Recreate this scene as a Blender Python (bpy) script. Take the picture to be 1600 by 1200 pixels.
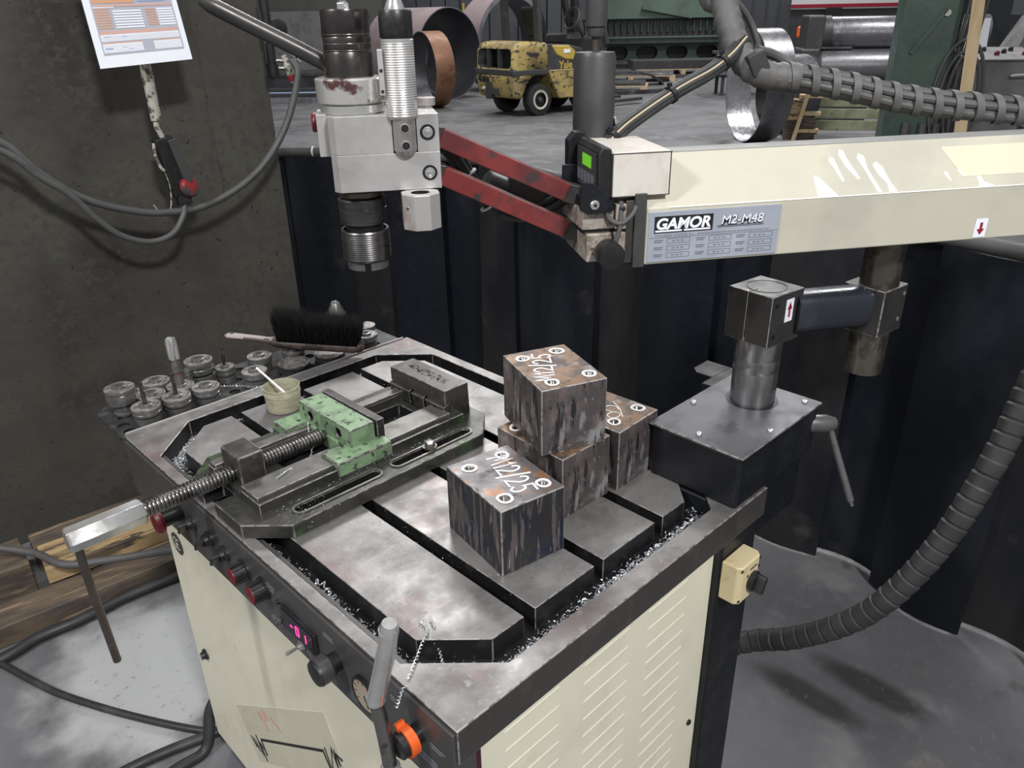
import bpy, bmesh, math, random
from mathutils import Vector, Matrix
PI = math.pi
R = math.radians
for o in list(bpy.data.objects): bpy.data.objects.remove(o)
SC = bpy.context.scene
COL = SC.collection
random.seed(7)

# ------------------------------------------------------------------ camera
cd = bpy.data.cameras.new('camera'); cam = bpy.data.objects.new('camera', cd); COL.objects.link(cam)
cd.sensor_fit = 'HORIZONTAL'; cd.sensor_width = 36.0; cd.lens = 1214.508 / 1600 * 36.0
cd.clip_start = 0.02; cd.clip_end = 200
_r = Vector((0.71063263, -0.70334762, -0.01741823)); _u = Vector((0.31474014, 0.29566342, 0.90195443)); _f = Vector((0.62923756, 0.64644046, -0.4314798))
cam.matrix_world = Matrix(((_r.x, _u.x, -_f.x, -0.38758), (_r.y, _u.y, -_f.y, -0.498536), (_r.z, _u.z, -_f.z, 1.639233), (0, 0, 0, 1)))
SC.camera = cam
# ------------------------------------------------------------------ world, lamps, exposure
w = bpy.data.worlds.new('hall_air'); SC.world = w; w.use_nodes = True
w.node_tree.nodes['Background'].inputs[0].default_value = (0.97, 0.975, 1.0, 1)
w.node_tree.nodes['Background'].inputs[1].default_value = 0.40
SC.view_settings.view_transform = 'Standard'; SC.view_settings.look = 'None'
SC.view_settings.exposure = -0.5; SC.view_settings.gamma = 1.0; SC.view_settings.use_curve_mapping = False

def lamp(name, loc, sx, sy, power, aim=None, col=(1.0, 0.995, 0.99)):
    l = bpy.data.lights.new(name, 'AREA'); l.shape = 'RECTANGLE'; l.size = sx; l.size_y = sy; l.energy = power; l.color = col
    o = bpy.data.objects.new(name, l); COL.objects.link(o); o.location = loc
    if aim is not None:
        o.rotation_euler = (Vector(aim) - Vector(loc)).to_track_quat('-Z', 'Y').to_euler()
    return o
lamp('hall_light', (-3.6, 0.9, 4.6), 0.5, 0.9, 215, (0.3, 0.7, 0.7))
lamp('hall_light', (-0.9, -3.3, 4.6), 0.6, 0.4, 330, (0.5, 0.6, 0.9))
lamp('hall_light', (1.6, 0.6, 6.5), 1.2, 2.0, 80)
lamp('hall_light', (6.0, 7.0, 8.0), 2.5, 2.5, 750)
lamp('hall_light', (11.0, 3.0, 8.0), 2.5, 2.5, 800)
lamp('hall_light', (12.0, 13.0, 8.0), 2.5, 2.5, 520)
lamp('hall_light', (21.0, 11.0, 9.0), 3.0, 3.0, 950)

# ------------------------------------------------------------------ materials
def mat(name, col, rough=.5, metal=0., layers=(), bump=0., bscale=60., spec=.5, emis=None, alpha=None, trans=0., rvar=.12, aniso=0.):
    m = bpy.data.materials.new(name); m.use_nodes = True
    nt = m.node_tree; b = nt.nodes['Principled BSDF']; N = nt.nodes.new; L = nt.links.new
    b.inputs['Metallic'].default_value = metal; b.inputs['Roughness'].default_value = rough
    b.inputs['Specular IOR Level'].default_value = spec
    b.inputs['Base Color'].default_value = (*col, 1)
    if trans: b.inputs['Transmission Weight'].default_value = trans
    if emis:
        b.inputs['Emission Color'].default_value = (*emis[0], 1); b.inputs['Emission Strength'].default_value = emis[1]
    if layers or bump or rvar:
        tc = N('ShaderNodeTexCoord')
        def noise(scale, stretch=None, detail=6.0, rough_=.6):
            n = N('ShaderNodeTexNoise'); n.inputs['Scale'].default_value = scale; n.inputs['Detail'].default_value = detail
            n.inputs['Roughness'].default_value = rough_
            if stretch:
                mp = N('ShaderNodeMapping'); mp.inputs['Scale'].default_value = stretch
                L(tc.outputs['Object'], mp.inputs['Vector']); L(mp.outputs['Vector'], n.inputs['Vector'])
            else: L(tc.outputs['Object'], n.inputs['Vector'])
            return n
        prev = None
        for ly in layers:
            c2, sc, lo, hi = ly[:4]; st = ly[4] if len(ly) > 4 else None
            n = noise(sc, st)
            mr = N('ShaderNodeMapRange'); mr.interpolation_type = 'SMOOTHSTEP'
            mr.inputs['From Min'].default_value = lo; mr.inputs['From Max'].default_value = hi
            L(n.outputs['Fac'], mr.inputs['Value'])
            mx = N('ShaderNodeMix'); mx.data_type = 'RGBA'
            L(mr.outputs['Result'], mx.inputs[0])
            if prev is None: mx.inputs[6].default_value = (*col, 1)
            else: L(prev, mx.inputs[6])
            mx.inputs[7].default_value = (*c2, 1)
            prev = mx.outputs[2]
        if prev is not None: L(prev, b.inputs['Base Color'])
        if rvar:
            n = noise(22.0)
            mr = N('ShaderNodeMapRange'); mr.inputs['From Min'].default_value = .3; mr.inputs['From Max'].default_value = .7
            mr.inputs['To Min'].default_value = max(.03, rough - rvar); mr.inputs['To Max'].default_value = min(1, rough + rvar)
            L(n.outputs['Fac'], mr.inputs['Value']); L(mr.outputs['Result'], b.inputs['Roughness'])
        if bump:
            n = noise(bscale, None, 4.0)
            bp = N('ShaderNodeBump'); bp.inputs['Strength'].default_value = bump; bp.inputs['Distance'].default_value = .002
            L(n.outputs['Fac'], bp.inputs['Height']); L(bp.outputs['Normal'], b.inputs['Normal'])
    return m

K = {}
K['steel'] = mat('machined_steel', (.31, .298, .29), .46, .6, [((.21, .205, .20), 9, .42, .62), ((.25, .185, .18), 6, .54, .72), ((.35, .345, .345), 60, .55, .75, (1, 3, 1)), ((.13, .12, .115), 130, .62, .72)], .12, 150)
K['steel_rim'] = mat('worn_rim_steel', (.285, .272, .265), .46, .6, [((.185, .18, .175), 10, .42, .6), ((.24, .165, .165), 5, .52, .70), ((.34, .335, .335), 50, .56, .72)], .1, 150)
K['edge_dark'] = mat('oiled_dark_steel', (.062, .058, .055), .42, .3, [((.10, .088, .08), 12, .48, .7)], .1, 80)
K['groove'] = mat('black_oily_groove', (.012, .012, .013), .42, .2, [((.03, .03, .032), 30, .5, .7)])
K['bright'] = mat('brushed_aluminium', (.56, .55, .54), .34, .5, [((.47, .46, .45), 12, .45, .7), ((.44, .35, .31), 16, .60, .76)], .05, 200)
K['silver'] = mat('polished_steel', (.66, .66, .65), .26, .75, [((.50, .49, .48), 8, .5, .7)])
K['silver_stain'] = mat('stained_steel_collar', (.70, .69, .66), .28, .65, [((.17, .085, .08), 24, .53, .60)])
K['blacksteel'] = mat('blackened_steel', (.085, .080, .078), .26, .85, [((.13, .11, .10), 20, .45, .7)])
K['cylgrey'] = mat('grey_black_cylinder', (.075, .074, .076), .45, .4, [((.10, .098, .10), 12, .5, .7)], .08, 60)
K['chucksteel'] = mat('dark_chuck_steel', (.17, .165, .165), .28, .95, [((.10, .095, .095), 24, .5, .7, (1, 1, 6))])
K['holder'] = mat('tool_steel_holder', (.18, .176, .172), .32, .6, [((.11, .106, .10), 30, .50, .66)])
K['holder_dark'] = mat('tool_steel_dark', (.045, .045, .046), .4, .3, [((.08, .08, .08), 40, .5, .64)])
K['darkgrey'] = mat('dark_grey_paint', (.055, .054, .053), .42, 0, [((.09, .085, .08), 10, .5, .7)])
K['fascia'] = mat('anthracite_fascia', (.062, .061, .060), .38, .1, [((.085, .08, .078), 8, .5, .7)])
K['black'] = mat('black_plastic', (.014, .014, .015), .4, 0, [((.035, .035, .036), 30, .55, .75)])
K['blackpaint'] = mat('black_paint', (.008, .009, .012), .45, 0, [((.018, .019, .022), 14, .5, .75), ((.10, .10, .10), 120, .70, .76)], .12, 90, spec=.35)
K['cream'] = mat('cream_paint', (.79, .76, .61), .42, 0, [((.72, .69, .56), 6, .5, .72), ((.70, .60, .45), 14, .64, .8), ((.20, .18, .15), 95, .73, .77)], .04, 40)
K['cream_arm'] = mat('cream_arm_paint', (.54, .52, .425), .45, 0, [((.47, .455, .385), 5, .48, .7), ((.46, .40, .32), 11, .60, .8), ((.15, .13, .11), 80, .745, .775)], .03, 40)
K['cream_box'] = mat('pale_grimy_box_paint', (.68, .65, .59), .4, 0, [((.60, .52, .46), 22, .45, .7), ((.70, .69, .65), 40, .5, .7)])
K['yellowbox'] = mat('yellowed_plastic', (.72, .62, .38), .42, 0, [((.60, .42, .16), 26, .55, .72), ((.10, .07, .04), 60, .68, .74)])
K['red'] = mat('worn_red_paint', (.19, .030, .028), .42, 0, [((.12, .025, .027), 14, .46, .6), ((.045, .030, .032), 11, .52, .59), ((.27, .050, .042), 8, .58, .68)])
K['redplastic'] = mat('red_plastic', (.13, .007, .014), .45)
K['maroon'] = mat('dark_maroon_paint', (.05, .006, .018), .45)
K['orange'] = mat('orange_plastic', (.75, .12, .02), .4)
K['green'] = mat('chipped_green_paint', (.20, .31, .175), .45, 0, [((.13, .20, .115), 26, .45, .6), ((.03, .035, .03), 70, .56, .63), ((.27, .39, .235), 14, .6, .74)], .25, 90)
K['vise'] = mat('oily_vise_cast_iron', (.075, .073, .068), .34, .5, [((.038, .040, .035), 14, .45, .62), ((.075, .115, .055), 14, .56, .68), ((.20, .20, .195), 60, .64, .76)], .2, 110)
K['vise_bright'] = mat('worn_vise_slideway', (.19, .183, .17), .36, .65, [((.12, .115, .105), 20, .45, .65)], .1, 120)
K['vise_body'] = mat('dark_vise_body', (.085, .079, .075), .38, .5, [((.048, .046, .044), 14, .45, .65), ((.13, .118, .11), 40, .6, .7)], .12, 110)
K['thread'] = mat('screw_thread_steel', (.28, .27, .26), .28, .95, [((.13, .125, .12), 50, .5, .65)])
K['rod'] = mat('brown_steel_rod', (.10, .085, .078), .38, .7, [((.17, .14, .13), 30, .5, .7)])
K['rustrod'] = mat('rusty_steel_tube', (.20, .18, .15), .34, .85, [((.10, .085, .065), 22, .45, .62), ((.32, .29, .25), 40, .58, .7, (1, 1, .2))])
K['clamp'] = mat('phosphated_steel', (.072, .069, .067), .36, .5, [((.05, .048, .047), 12, .45, .7)])
K['plate_top'] = mat('grey_blue_plate', (.105, .107, .120), .42, .4, [((.06, .06, .07), 14, .5, .66), ((.14, .14, .155), 9, .6, .75)])
K['link'] = mat('blue_black_tube_paint', (.030, .034, .045), .28, .3, [((.055, .06, .07), 9, .5, .7)])
K['mill'] = mat('mill_scale_steel', (.040, .040, .046), .42, .4, [((.022, .030, .055), 16, .50, .6), ((.15, .125, .12), 90, .52, .60, (1, 1, .10)), ((.30, .27, .26), 130, .61, .67, (1, 1, .12)), ((.11, .095, .095), 8, .60, .66)], .15, 90)
K['mill_bright'] = mat('ground_steel_sides', (.13, .115, .115), .36, .55, [((.24, .19, .185), 9, .46, .60), ((.40, .39, .40), 17, .55, .66), ((.045, .042, .044), 60, .55, .62, (1, 1, .14)), ((.36, .34, .345), 46, .56, .68, (1, 1, .25)), ((.055, .052, .055), 80, .60, .65, (1, 1, .4)), ((.62, .64, .68), 110, .64, .70, (1, .4, .6))], .22, 120)
K['rusttop'] = mat('rusty_top_face', (.15, .14, .145), .45, .4, [((.31, .30, .33), 18, .50, .70), ((.27, .135, .065), 34, .52, .66), ((.055, .045, .042), 26, .54, .66), ((.36, .24, .16), 70, .62, .72)], .2, 90)
K['rusttop2'] = mat('orange_rust_face', (.20, .115, .065), .5, .25, [((.065, .048, .040), 30, .45, .60), ((.36, .19, .06), 17, .54, .66), ((.24, .215, .22), 34, .56, .68), ((.06, .042, .034), 60, .57, .66)], .2, 90)
K['chalk'] = mat('white_paint_marker', (.80, .80, .80), .7)
K['hole'] = mat('thread_hole_dark', (.05, .05, .052), .4, .6)
K['cable'] = mat('grey_rubber_cable', (.085, .083, .082), .55, 0, [((.06, .058, .057), 10, .5, .7)])
K['cable_dark'] = mat('black_rubber_cable', (.024, .024, .026), .5, 0, [((.045, .044, .044), 10, .5, .7)])
K['wrap'] = mat('dusty_spiral_wrap', (.115, .113, .112), .62, 0, [((.085, .083, .082), 16, .45, .65)])
K['wrap_dark'] = mat('dusty_black_hose', (.034, .033, .034), .6, 0, [((.022, .022, .024), 12, .45, .65), ((.15, .14, .12), 18, .70, .76)], .2, 50)
K['beige_wire'] = mat('beige_wire', (.50, .41, .27), .5)
K['white'] = mat('white_plastic', (.78, .78, .78), .4)
K['paper'] = mat('white_paper', (.82, .84, .90), .4, 0, [((.74, .76, .82), 8, .55, .75)])
K['p_grey'] = mat('printed_grey', (.42, .43, .50), .5)
K['p_orange'] = mat('printed_orange', (.62, .33, .20), .5)
K['p_blue'] = mat('printed_blue', (.35, .45, .68), .5)
K['p_white'] = mat('printed_white', (.86, .88, .95), .5)
K['p_pink'] = mat('printed_faded_red', (.62, .38, .32), .5)
K['wood'] = mat('fresh_pallet_wood', (.42, .30, .155), .65, 0, [((.28, .19, .10), 24, .45, .65, (.2, 2, 2)), ((.10, .07, .045), 14, .52, .62, (.35, 1.5, 1.5)), ((.05, .038, .03), 26, .57, .65, (.3, 1, 1))], .25, 60)
K['wood_dark'] = mat('oil_stained_wood', (.13, .098, .07), .6, 0, [((.075, .06, .05), 16, .42, .6, (.3, 1.5, 1.5)), ((.28, .20, .13), 24, .56, .68, (.2, 2, 2))], .25, 60)
K['wood_pale'] = mat('pale_softwood', (.60, .46, .28), .6, 0, [((.48, .35, .20), 6, .45, .65, (2, 2, .2))])
K['handle_wood'] = mat('dirty_beech_wood', (.10, .07, .055), .55, 0, [((.03, .023, .02), 16, .46, .58), ((.28, .14, .07), 22, .64, .72)])
K['handle_pale'] = mat('grey_worn_beech', (.34, .295, .275), .55, 0, [((.22, .18, .165), 14, .48, .68)])
K['bristle'] = mat('black_bristle', (.0045, .004, .004), .7, spec=.15)
K['plate'] = mat('olive_steel_plate', (.080, .076, .064), .5, .1, [((.040, .037, .034), 1.4, .42, .64), ((.105, .082, .058), 1.1, .55, .75), ((.092, .096, .072), 2.3, .55, .75), ((.092, .080, .063), 5, .55, .80), ((.066, .062, .054), 45, .48, .64), ((.016, .015, .014), 55, .67, .70), ((.11, .10, .08), 110, .68, .74)], .18, 40, spec=.35)
K['curtain'] = mat('black_rubber_curtain', (.009, .011, .016), .36, 0, [((.020, .023, .030), 2.2, .48, .66, (1, 1, .5)), ((.030, .030, .031), 5, .62, .76), ((.09, .09, .09), 90, .735, .765)], .25, 12, spec=.32)
K['curtain2'] = mat('grey_rubber_curtain', (.024, .024, .026), .42, 0, [((.012, .013, .017), 2.4, .45, .62, (1, 1, .5)), ((.055, .052, .05), 5, .62, .76), ((.10, .10, .10), 90, .735, .765)], .25, 12, spec=.32)
K['swarf'] = mat('bright_swarf', (.70, .73, .78), .3, .55, rvar=0)
K['chrome'] = mat('bright_chrome', (.62, .62, .63), .14, 1., [((.45, .44, .44), 6, .5, .7)], rvar=.04)
K['pillar'] = mat('brushed_pillar_steel', (.40, .40, .41), .26, .9, [((.28, .275, .27), 30, .48, .62, (1, 1, .15))], rvar=.06)
K['dial'] = mat('yellowed_dial', (.42, .36, .28), .4)
K['glassgreen'] = mat('lcd_green', (.22, .75, .05), .3, emis=((.20, .75, .03), .22), rvar=0)
K['led'] = mat('led_magenta', (.9, .05, .3), .3, emis=((1., .05, .28), 2.2), rvar=0)
K['dispwin'] = mat('display_window', (.012, .006, .014), .12, rvar=0)
K['label_silver'] = mat('silver_nameplate', (.46, .50, .58), .35, .35, [((.52, .56, .64), 12, .5, .7)])
K['ink'] = mat('black_ink', (.012, .012, .014), .5, rvar=0)
K['ink_grey'] = mat('grey_ink', (.16, .17, .20), .5, rvar=0)
K['darkred'] = mat('dark_red_ink', (.28, .01, .03), .5, rvar=0)
K['redscribble'] = mat('faded_red_ink', (.45, .14, .12), .6, rvar=0)
K['sticker'] = mat('yellowed_film', (.68, .655, .50), .3, 0, [((.64, .61, .47), 5, .4, .8)])
K['whitepaint'] = mat('white_touch_up_paint', (.84, .83, .76), .4)
K['worn'] = mat('worn_bright_edge', (.42, .40, .385), .4, .6, [((.20, .18, .17), 60, .48, .58)])
K['worn_dim'] = mat('worn_dull_edge', (.24, .23, .22), .4, .5, [((.10, .095, .09), 60, .46, .58)])
K['weld'] = mat('weld_bead_steel', (.55, .55, .56), .25, .9)
def jarmat():
    m = mat('cloudy_plastic_jar', (.68, .67, .52), .3, 0, [((.52, .50, .36), 40, .5, .65, (1, 1, 3)), ((.72, .72, .62), 24, .58, .7)], rvar=.05)
    b = m.node_tree.nodes['Principled BSDF']; b.inputs['Transmission Weight'].default_value = .6; b.inputs['IOR'].default_value = 1.25
    b.inputs['Subsurface Weight'].default_value = .2; b.inputs['Subsurface Radius'].default_value = (.01, .01, .006)
    return m
K['jar'] = jarmat()
K['oil'] = mat('brown_cutting_oil', (.20, .11, .05), .15)

# ------------------------------------------------------------------ geometry collector
def frame(ax):
    ax = Vector(ax).normalized(); t = Vector((0, 0, 1)) if abs(ax.z) < .9 else Vector((1, 0, 0))
    a = t.cross(ax).normalized(); return a, ax.cross(a), ax
def smooth(pts, n=8):
    P = [Vector(p) for p in pts]; P = [2*P[0]-P[1]] + P + [2*P[-1]-P[-2]]; out = []
    for i in range(1, len(P)-2):
        for k in range(n):
            t = k/n; a, b, c, d = P[i-1:i+3]
            out.append(.5*((2*b)+(c-a)*t+(2*a-5*b+4*c-d)*t*t+(3*b-a-3*c+d)*t**3))
    out.append(P[-2]); return out
def pathframes(P):
    T = [(P[min(i+1, len(P)-1)]-P[max(i-1, 0)]).normalized() for i in range(len(P))]
    a, b, _ = frame(T[0]); F = []
    for i, t in enumerate(T):
        a = (a - t*a.dot(t)).normalized(); F.append((P[i], a, t.cross(a), t))
    return F
class G:
    def __init__(s): s.v = []; s.f = []; s.m = []
    def add(s, vs, fs, mi=0):
        o = len(s.v); s.v += [Vector(v) for v in vs]; s.f += [tuple(i+o for i in f) for f in fs]; s.m += [mi]*len(fs); return s
    def box(s, x0, x1, y0, y1, z0, z1, mi=0, top=None):
        s.add([(x0,y0,z0),(x1,y0,z0),(x1,y1,z0),(x0,y1,z0),(x0,y0,z1),(x1,y0,z1),(x1,y1,z1),(x0,y1,z1)],
              [(0,3,2,1),(4,5,6,7),(0,1,5,4),(1,2,6,5),(2,3,7,6),(3,0,4,7)], mi)
        if top is not None: s.m[-5] = top
        return s
    def obox(s, c, size, rz=0., mi=0, M=None):
        c = Vector(c); q = M or Matrix.Rotation(rz, 3, 'Z'); h = Vector(size)/2
        vs = [c + q @ Vector((h.x*a, h.y*b, h.z*d)) for d in (-1, 1) for a, b in ((-1,-1),(1,-1),(1,1),(-1,1))]
        return s.add(vs, [(0,3,2,1),(4,5,6,7),(0,1,5,4),(1,2,6,5),(2,3,7,6),(3,0,4,7)], mi)
    def bar(s, p0, p1, w, h, up=(0,0,1), mi=0):
        p0 = Vector(p0); p1 = Vector(p1); t = (p1-p0).normalized(); a = Vector(up).cross(t).normalized(); b = t.cross(a)
        vs = [p + a*(w/2*i) + b*(h/2*j) for p in (p0, p1) for i, j in ((-1,-1),(1,-1),(1,1),(-1,1))]
        return s.add(vs, [(0,1,2,3),(7,6,5,4),(0,4,5,1),(1,5,6,2),(2,6,7,3),(3,7,4,0)], mi)
    def prism(s, poly, z0, z1, mi=0, top=None, fn=None):
        n = len(poly); fn = fn or (lambda x, y, z: (x, y, z))
        s.add([fn(x, y, z) for z in (z0, z1) for x, y in poly], [tuple(range(n-1, -1, -1)), tuple(range(n, 2*n))] + [(i, (i+1) % n, n+(i+1) % n, n+i) for i in range(n)], mi)
        if top is not None: s.m[-(n+1)] = top
        return s
    def lathe(s, prof, c=(0,0,0), ax=(0,0,1), n=28, mi=0, cap=True, rot=0.):
        c = Vector(c); a, b, t = frame(ax); k = len(prof); vs = []
        for r, h in prof:
            for i in range(n):
                q = 2*PI*i/n+rot; vs.append(c + t*h + (a*math.cos(q)+b*math.sin(q))*r)
        fs = [(j*n+i, j*n+(i+1) % n, (j+1)*n+(i+1) % n, (j+1)*n+i) for j in range(k-1) for i in range(n)]
        if cap: fs += [tuple(range(n-1, -1, -1)), tuple((k-1)*n+i for i in range(n))]
        return s.add(vs, fs, mi)
    def cyl(s, p0, p1, r0, r1=None, n=24, mi=0, rot=0.):
        p0 = Vector(p0); p1 = Vector(p1); d = p1-p0
        return s.lathe([(r0, 0), (r0 if r1 is None else r1, d.length)], p0, d, n, mi, True, rot)
    def tube(s, pts, r, n=10, mi=0, cap=True):
        P = [Vector(p) for p in pts]; F = pathframes(P); k = len(P); vs = []
        for j, (p, a, b, t) in enumerate(F):
            rj = r[j] if isinstance(r, (list, tuple)) else r
            vs += [p + (a*math.cos(2*PI*i/n)+b*math.sin(2*PI*i/n))*rj for i in range(n)]
        fs = [(j*n+i, j*n+(i+1) % n, (j+1)*n+(i+1) % n, (j+1)*n+i) for j in range(k-1) for i in range(n)]
        if cap: fs += [tuple(range(n-1, -1, -1)), tuple((k-1)*n+i for i in range(n))]
        return s.add(vs, fs, mi)
    def helix(s, pts, r, pitch, width, thick, phase=0., steps=22, mi=0):
        P = [Vector(p) for p in pts]; F = pathframes(P); L = [0.]
        for i in range(1, len(P)): L.append(L[-1]+(P[i]-P[i-1]).length)
        def at(d):
            d = min(max(d, 0), L[-1]-1e-6); i = 0
            while L[i+1] < d: i += 1
            u = (d-L[i])/(L[i+1]-L[i]); A, B = F[i], F[i+1]
            return [A[j].lerp(B[j], u) for j in range(4)]
        nst = int(L[-1]/pitch*steps); vs = []
        for k in range(nst):
            d = L[-1]*k/nst; q = 2*PI*d/pitch+phase
            for dw, rr in ((-width/2, r), (width/2, r), (width/2, r+thick), (-width/2, r+thick)):
                p, a, b, t = at(d+dw); vs.append(p+(a*math.cos(q)+b*math.sin(q))*rr)
        fs = [(4*k+i, 4*k+(i+1) % 4, 4*k+4+(i+1) % 4, 4*k+4+i) for k in range(nst-1) for i in range(4)]
        fs += [(3,2,1,0), tuple(4*(nst-1)+i for i in range(4))]
        return s.add(vs, fs, mi)
    def stroke(s, pts, w, z=0., h=.0006, mi=0):   # flat painted stroke in the xy plane
        return s.ribbon([Vector((p[0], p[1], z)) for p in pts], w, (0, 0, 1), h, mi)
    def ribbon(s, P, w, up, h=.0006, mi=0):   # one mitred strip along a polyline, lying on the plane with normal up
        P = [Vector(p) for p in P]; P = [p for i, p in enumerate(P) if i == 0 or (p-P[i-1]).length > 1e-6]; up = Vector(up).normalized(); n = len(P)
        if n < 2: return s
        T = [(P[i+1]-P[i]).normalized() for i in range(n-1)]; P[0] = P[0]-T[0]*w*.4; P[-1] = P[-1]+T[-1]*w*.4; vs = []
        for i in range(n):
            a = T[max(i-1, 0)]; b = T[min(i, n-2)]; m = (a+b)
            m = m.normalized() if m.length > .3 else b
            side = up.cross(m).normalized(); k = min(1.8, 1/max(.35, side.dot(up.cross(b).normalized()))); q = P[i]+up*(i*.00002)
            for sg, hh in ((-1, -h/2), (1, -h/2), (1, h/2), (-1, h/2)): vs.append(q+side*(sg*w/2*k)+up*hh)
        fs = [(4*i+j, 4*i+(j+1) % 4, 4*i+4+(j+1) % 4, 4*i+4+j) for i in range(n-1) for j in range(4)]+[(3, 2, 1, 0), tuple(4*(n-1)+j for j in range(4))]
        return s.add(vs, fs, mi)
    def map(s, fn): s.v = [Vector(fn(v)) for v in s.v]; return s
FR = {}
def mk(name, g, mats, parent=None, bevel=0., seg=2, world=True, sharp=35, M=None, edge=None):
    me = bpy.data.meshes.new(name); V = g.v
    if parent is not None and world and parent in FR:
        inv = FR[parent].inverted(); V = [inv @ v for v in V]
    me.from_pydata([tuple(v) for v in V], [], g.f)
    for mm in (mats if isinstance(mats, (list, tuple)) else [mats]): me.materials.append(K[mm] if isinstance(mm, str) else mm)
    me.polygons.foreach_set('material_index', g.m)
    bm = bmesh.new(); bm.from_mesh(me); bmesh.ops.recalc_face_normals(bm, faces=bm.faces); bm.to_mesh(me); bm.free()
    me.polygons.foreach_set('use_smooth', [True]*len(me.polygons)); me.set_sharp_from_angle(angle=R(sharp))
    o = bpy.data.objects.new(name, me); COL.objects.link(o)
    if parent is not None:
        o.parent = parent
        if parent in FR: FR[o] = FR[parent]
    if bevel:
        b = o.modifiers.new('bevel', 'BEVEL'); b.width = bevel; b.segments = seg; b.limit_method = 'ANGLE'; b.angle_limit = R(40); b.harden_normals = True
        if edge: me.materials.append(K[edge]); b.material = len(me.materials)-1
    return o
def cut(o, g, side=None):
    """real holes: boolean difference, baked into the mesh"""
    me = bpy.data.meshes.new('cutter'); me.from_pydata([tuple(v) for v in g.v], [], g.f)
    bm = bmesh.new(); bm.from_mesh(me); bmesh.ops.recalc_face_normals(bm, faces=bm.faces); bm.to_mesh(me); bm.free()
    c = bpy.data.objects.new('cutter', me); COL.objects.link(c)
    if side is not None:
        me.materials.append(K[side])
        if side not in [m.name for m in o.data.materials]: o.data.materials.append(K[side])
    bev = [(m.width, m.segments, o.data.materials[m.material] if m.material >= 0 else None) for m in o.modifiers if m.type == 'BEVEL']
    for m in list(o.modifiers): o.modifiers.remove(m)
    b = o.modifiers.new('cut', 'BOOLEAN'); b.operation = 'DIFFERENCE'; b.object = c; b.solver = 'EXACT'
    if side is not None: b.material_mode = 'TRANSFER'
    par = o.parent; c.matrix_world = FR[o].copy() if o in FR else Matrix.Identity(4)
    bpy.context.view_layer.update()
    dg = bpy.context.evaluated_depsgraph_get()
    nm = bpy.data.meshes.new_from_object(o.evaluated_get(dg), preserve_all_data_layers=True, depsgraph=dg)
    o.modifiers.clear(); nm.name = o.name; o.data = nm
    nm.polygons.foreach_set('use_smooth', [True]*len(nm.polygons)); nm.set_sharp_from_angle(angle=R(30))
    bpy.data.objects.remove(c)
    for wd, sg, em in bev:
        b = o.modifiers.new('bevel', 'BEVEL'); b.width = wd; b.segments = sg; b.limit_method = 'ANGLE'; b.angle_limit = R(40); b.harden_normals = True
        if em is not None:
            for i, mm in enumerate(nm.materials):
                if mm == em: b.material = i
    return o
def tag(o, label, cat, group=None):
    o['label'] = label; o['category'] = cat
    if group: o['group'] = group
    return o
def thing(name, label, cat, loc=(0,0,0), rz=0., group=None):
    o = bpy.data.objects.new(name, None); COL.objects.link(o); o.location = loc; o.rotation_euler = (0, 0, rz); o.empty_display_size = .05
    FR[o] = Matrix.Translation(Vector(loc)) @ Matrix.Rotation(rz, 4, 'Z')
    return tag(o, label, cat, group)
def solo(name, g, mats, label, cat, loc=(0,0,0), rz=0., group=None, bevel=0., seg=2, local=False, sharp=35):
    M = Matrix.Translation(Vector(loc)) @ Matrix.Rotation(rz, 4, 'Z')
    if not local: inv = M.inverted(); g.v = [inv @ v for v in g.v]
    o = mk(name, g, mats, None, bevel, seg, sharp=sharp); o.location = loc; o.rotation_euler = (0, 0, rz); FR[o] = M
    return tag(o, label, cat, group)
def struct(name, g, mats, bevel=0., loc=(0,0,0)):
    g.v = [v-Vector(loc) for v in g.v]
    o = mk(name, g, mats, None, bevel); o.location = loc; o['kind'] = 'structure'; return o
def dup(root, loc=None, rz=None, label=None, group=None):
    r = root.copy(); COL.objects.link(r)
    if loc is not None: r.location = loc
    if rz is not None: r.rotation_euler = (0, 0, rz)
    if label: r['label'] = label
    if group: r['group'] = group
    for ch in list(root.children):
        c = ch.copy(); COL.objects.link(c); c.parent = r
        for gc in list(ch.children):
            d = gc.copy(); COL.objects.link(d); d.parent = c
    return r
def textmesh(body, size, extr=.0004, shear=0., bold=0., align='LEFT', spacing=1.0):
    cu = bpy.data.curves.new('lettering', 'FONT'); cu.body = body; cu.size = size; cu.extrude = extr; cu.shear = shear; cu.offset = bold; cu.align_x = align
    cu.space_character = spacing
    o = bpy.data.objects.new('lettering', cu); COL.objects.link(o); bpy.context.view_layer.update()
    me = bpy.data.meshes.new_from_object(o.evaluated_get(bpy.context.evaluated_depsgraph_get()))
    g = G(); g.v = [v.co.copy() for v in me.vertices]; g.f = [tuple(p.vertices) for p in me.polygons]; g.m = [0]*len(g.f)
    bpy.data.objects.remove(o); bpy.data.meshes.remove(me); return g
def basis(o, ex, ey, ez=None):
    o = Vector(o); ex = Vector(ex).normalized(); ey = Vector(ey).normalized(); ez = Vector(ez) if ez else ex.cross(ey)
    return lambda v: o + ex*v[0] + ey*v[1] + ez*v[2]
STQ = [(0.806, 0.296), (0.393, 0.598), (0.340, 0.475), (0.744, 0.173)]
ZIG1 = [(0.756, 0.243), (0.735, 0.225), (0.751, 0.243), (0.722, 0.224), (0.739, 0.249), (0.707, 0.224), (0.728, 0.268), (0.692, 0.218), (0.712, 0.258), (0.686, 0.247)]
LINE1 = [(0.688, 0.242), (0.702, 0.275), (0.418, 0.486), (0.401, 0.459)]
ZIG2 = [(0.41, 0.499), (0.392, 0.456), (0.386, 0.520), (0.370, 0.485), (0.377, 0.522), (0.361, 0.497), (0.369, 0.518), (0.353, 0.519)]
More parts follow.
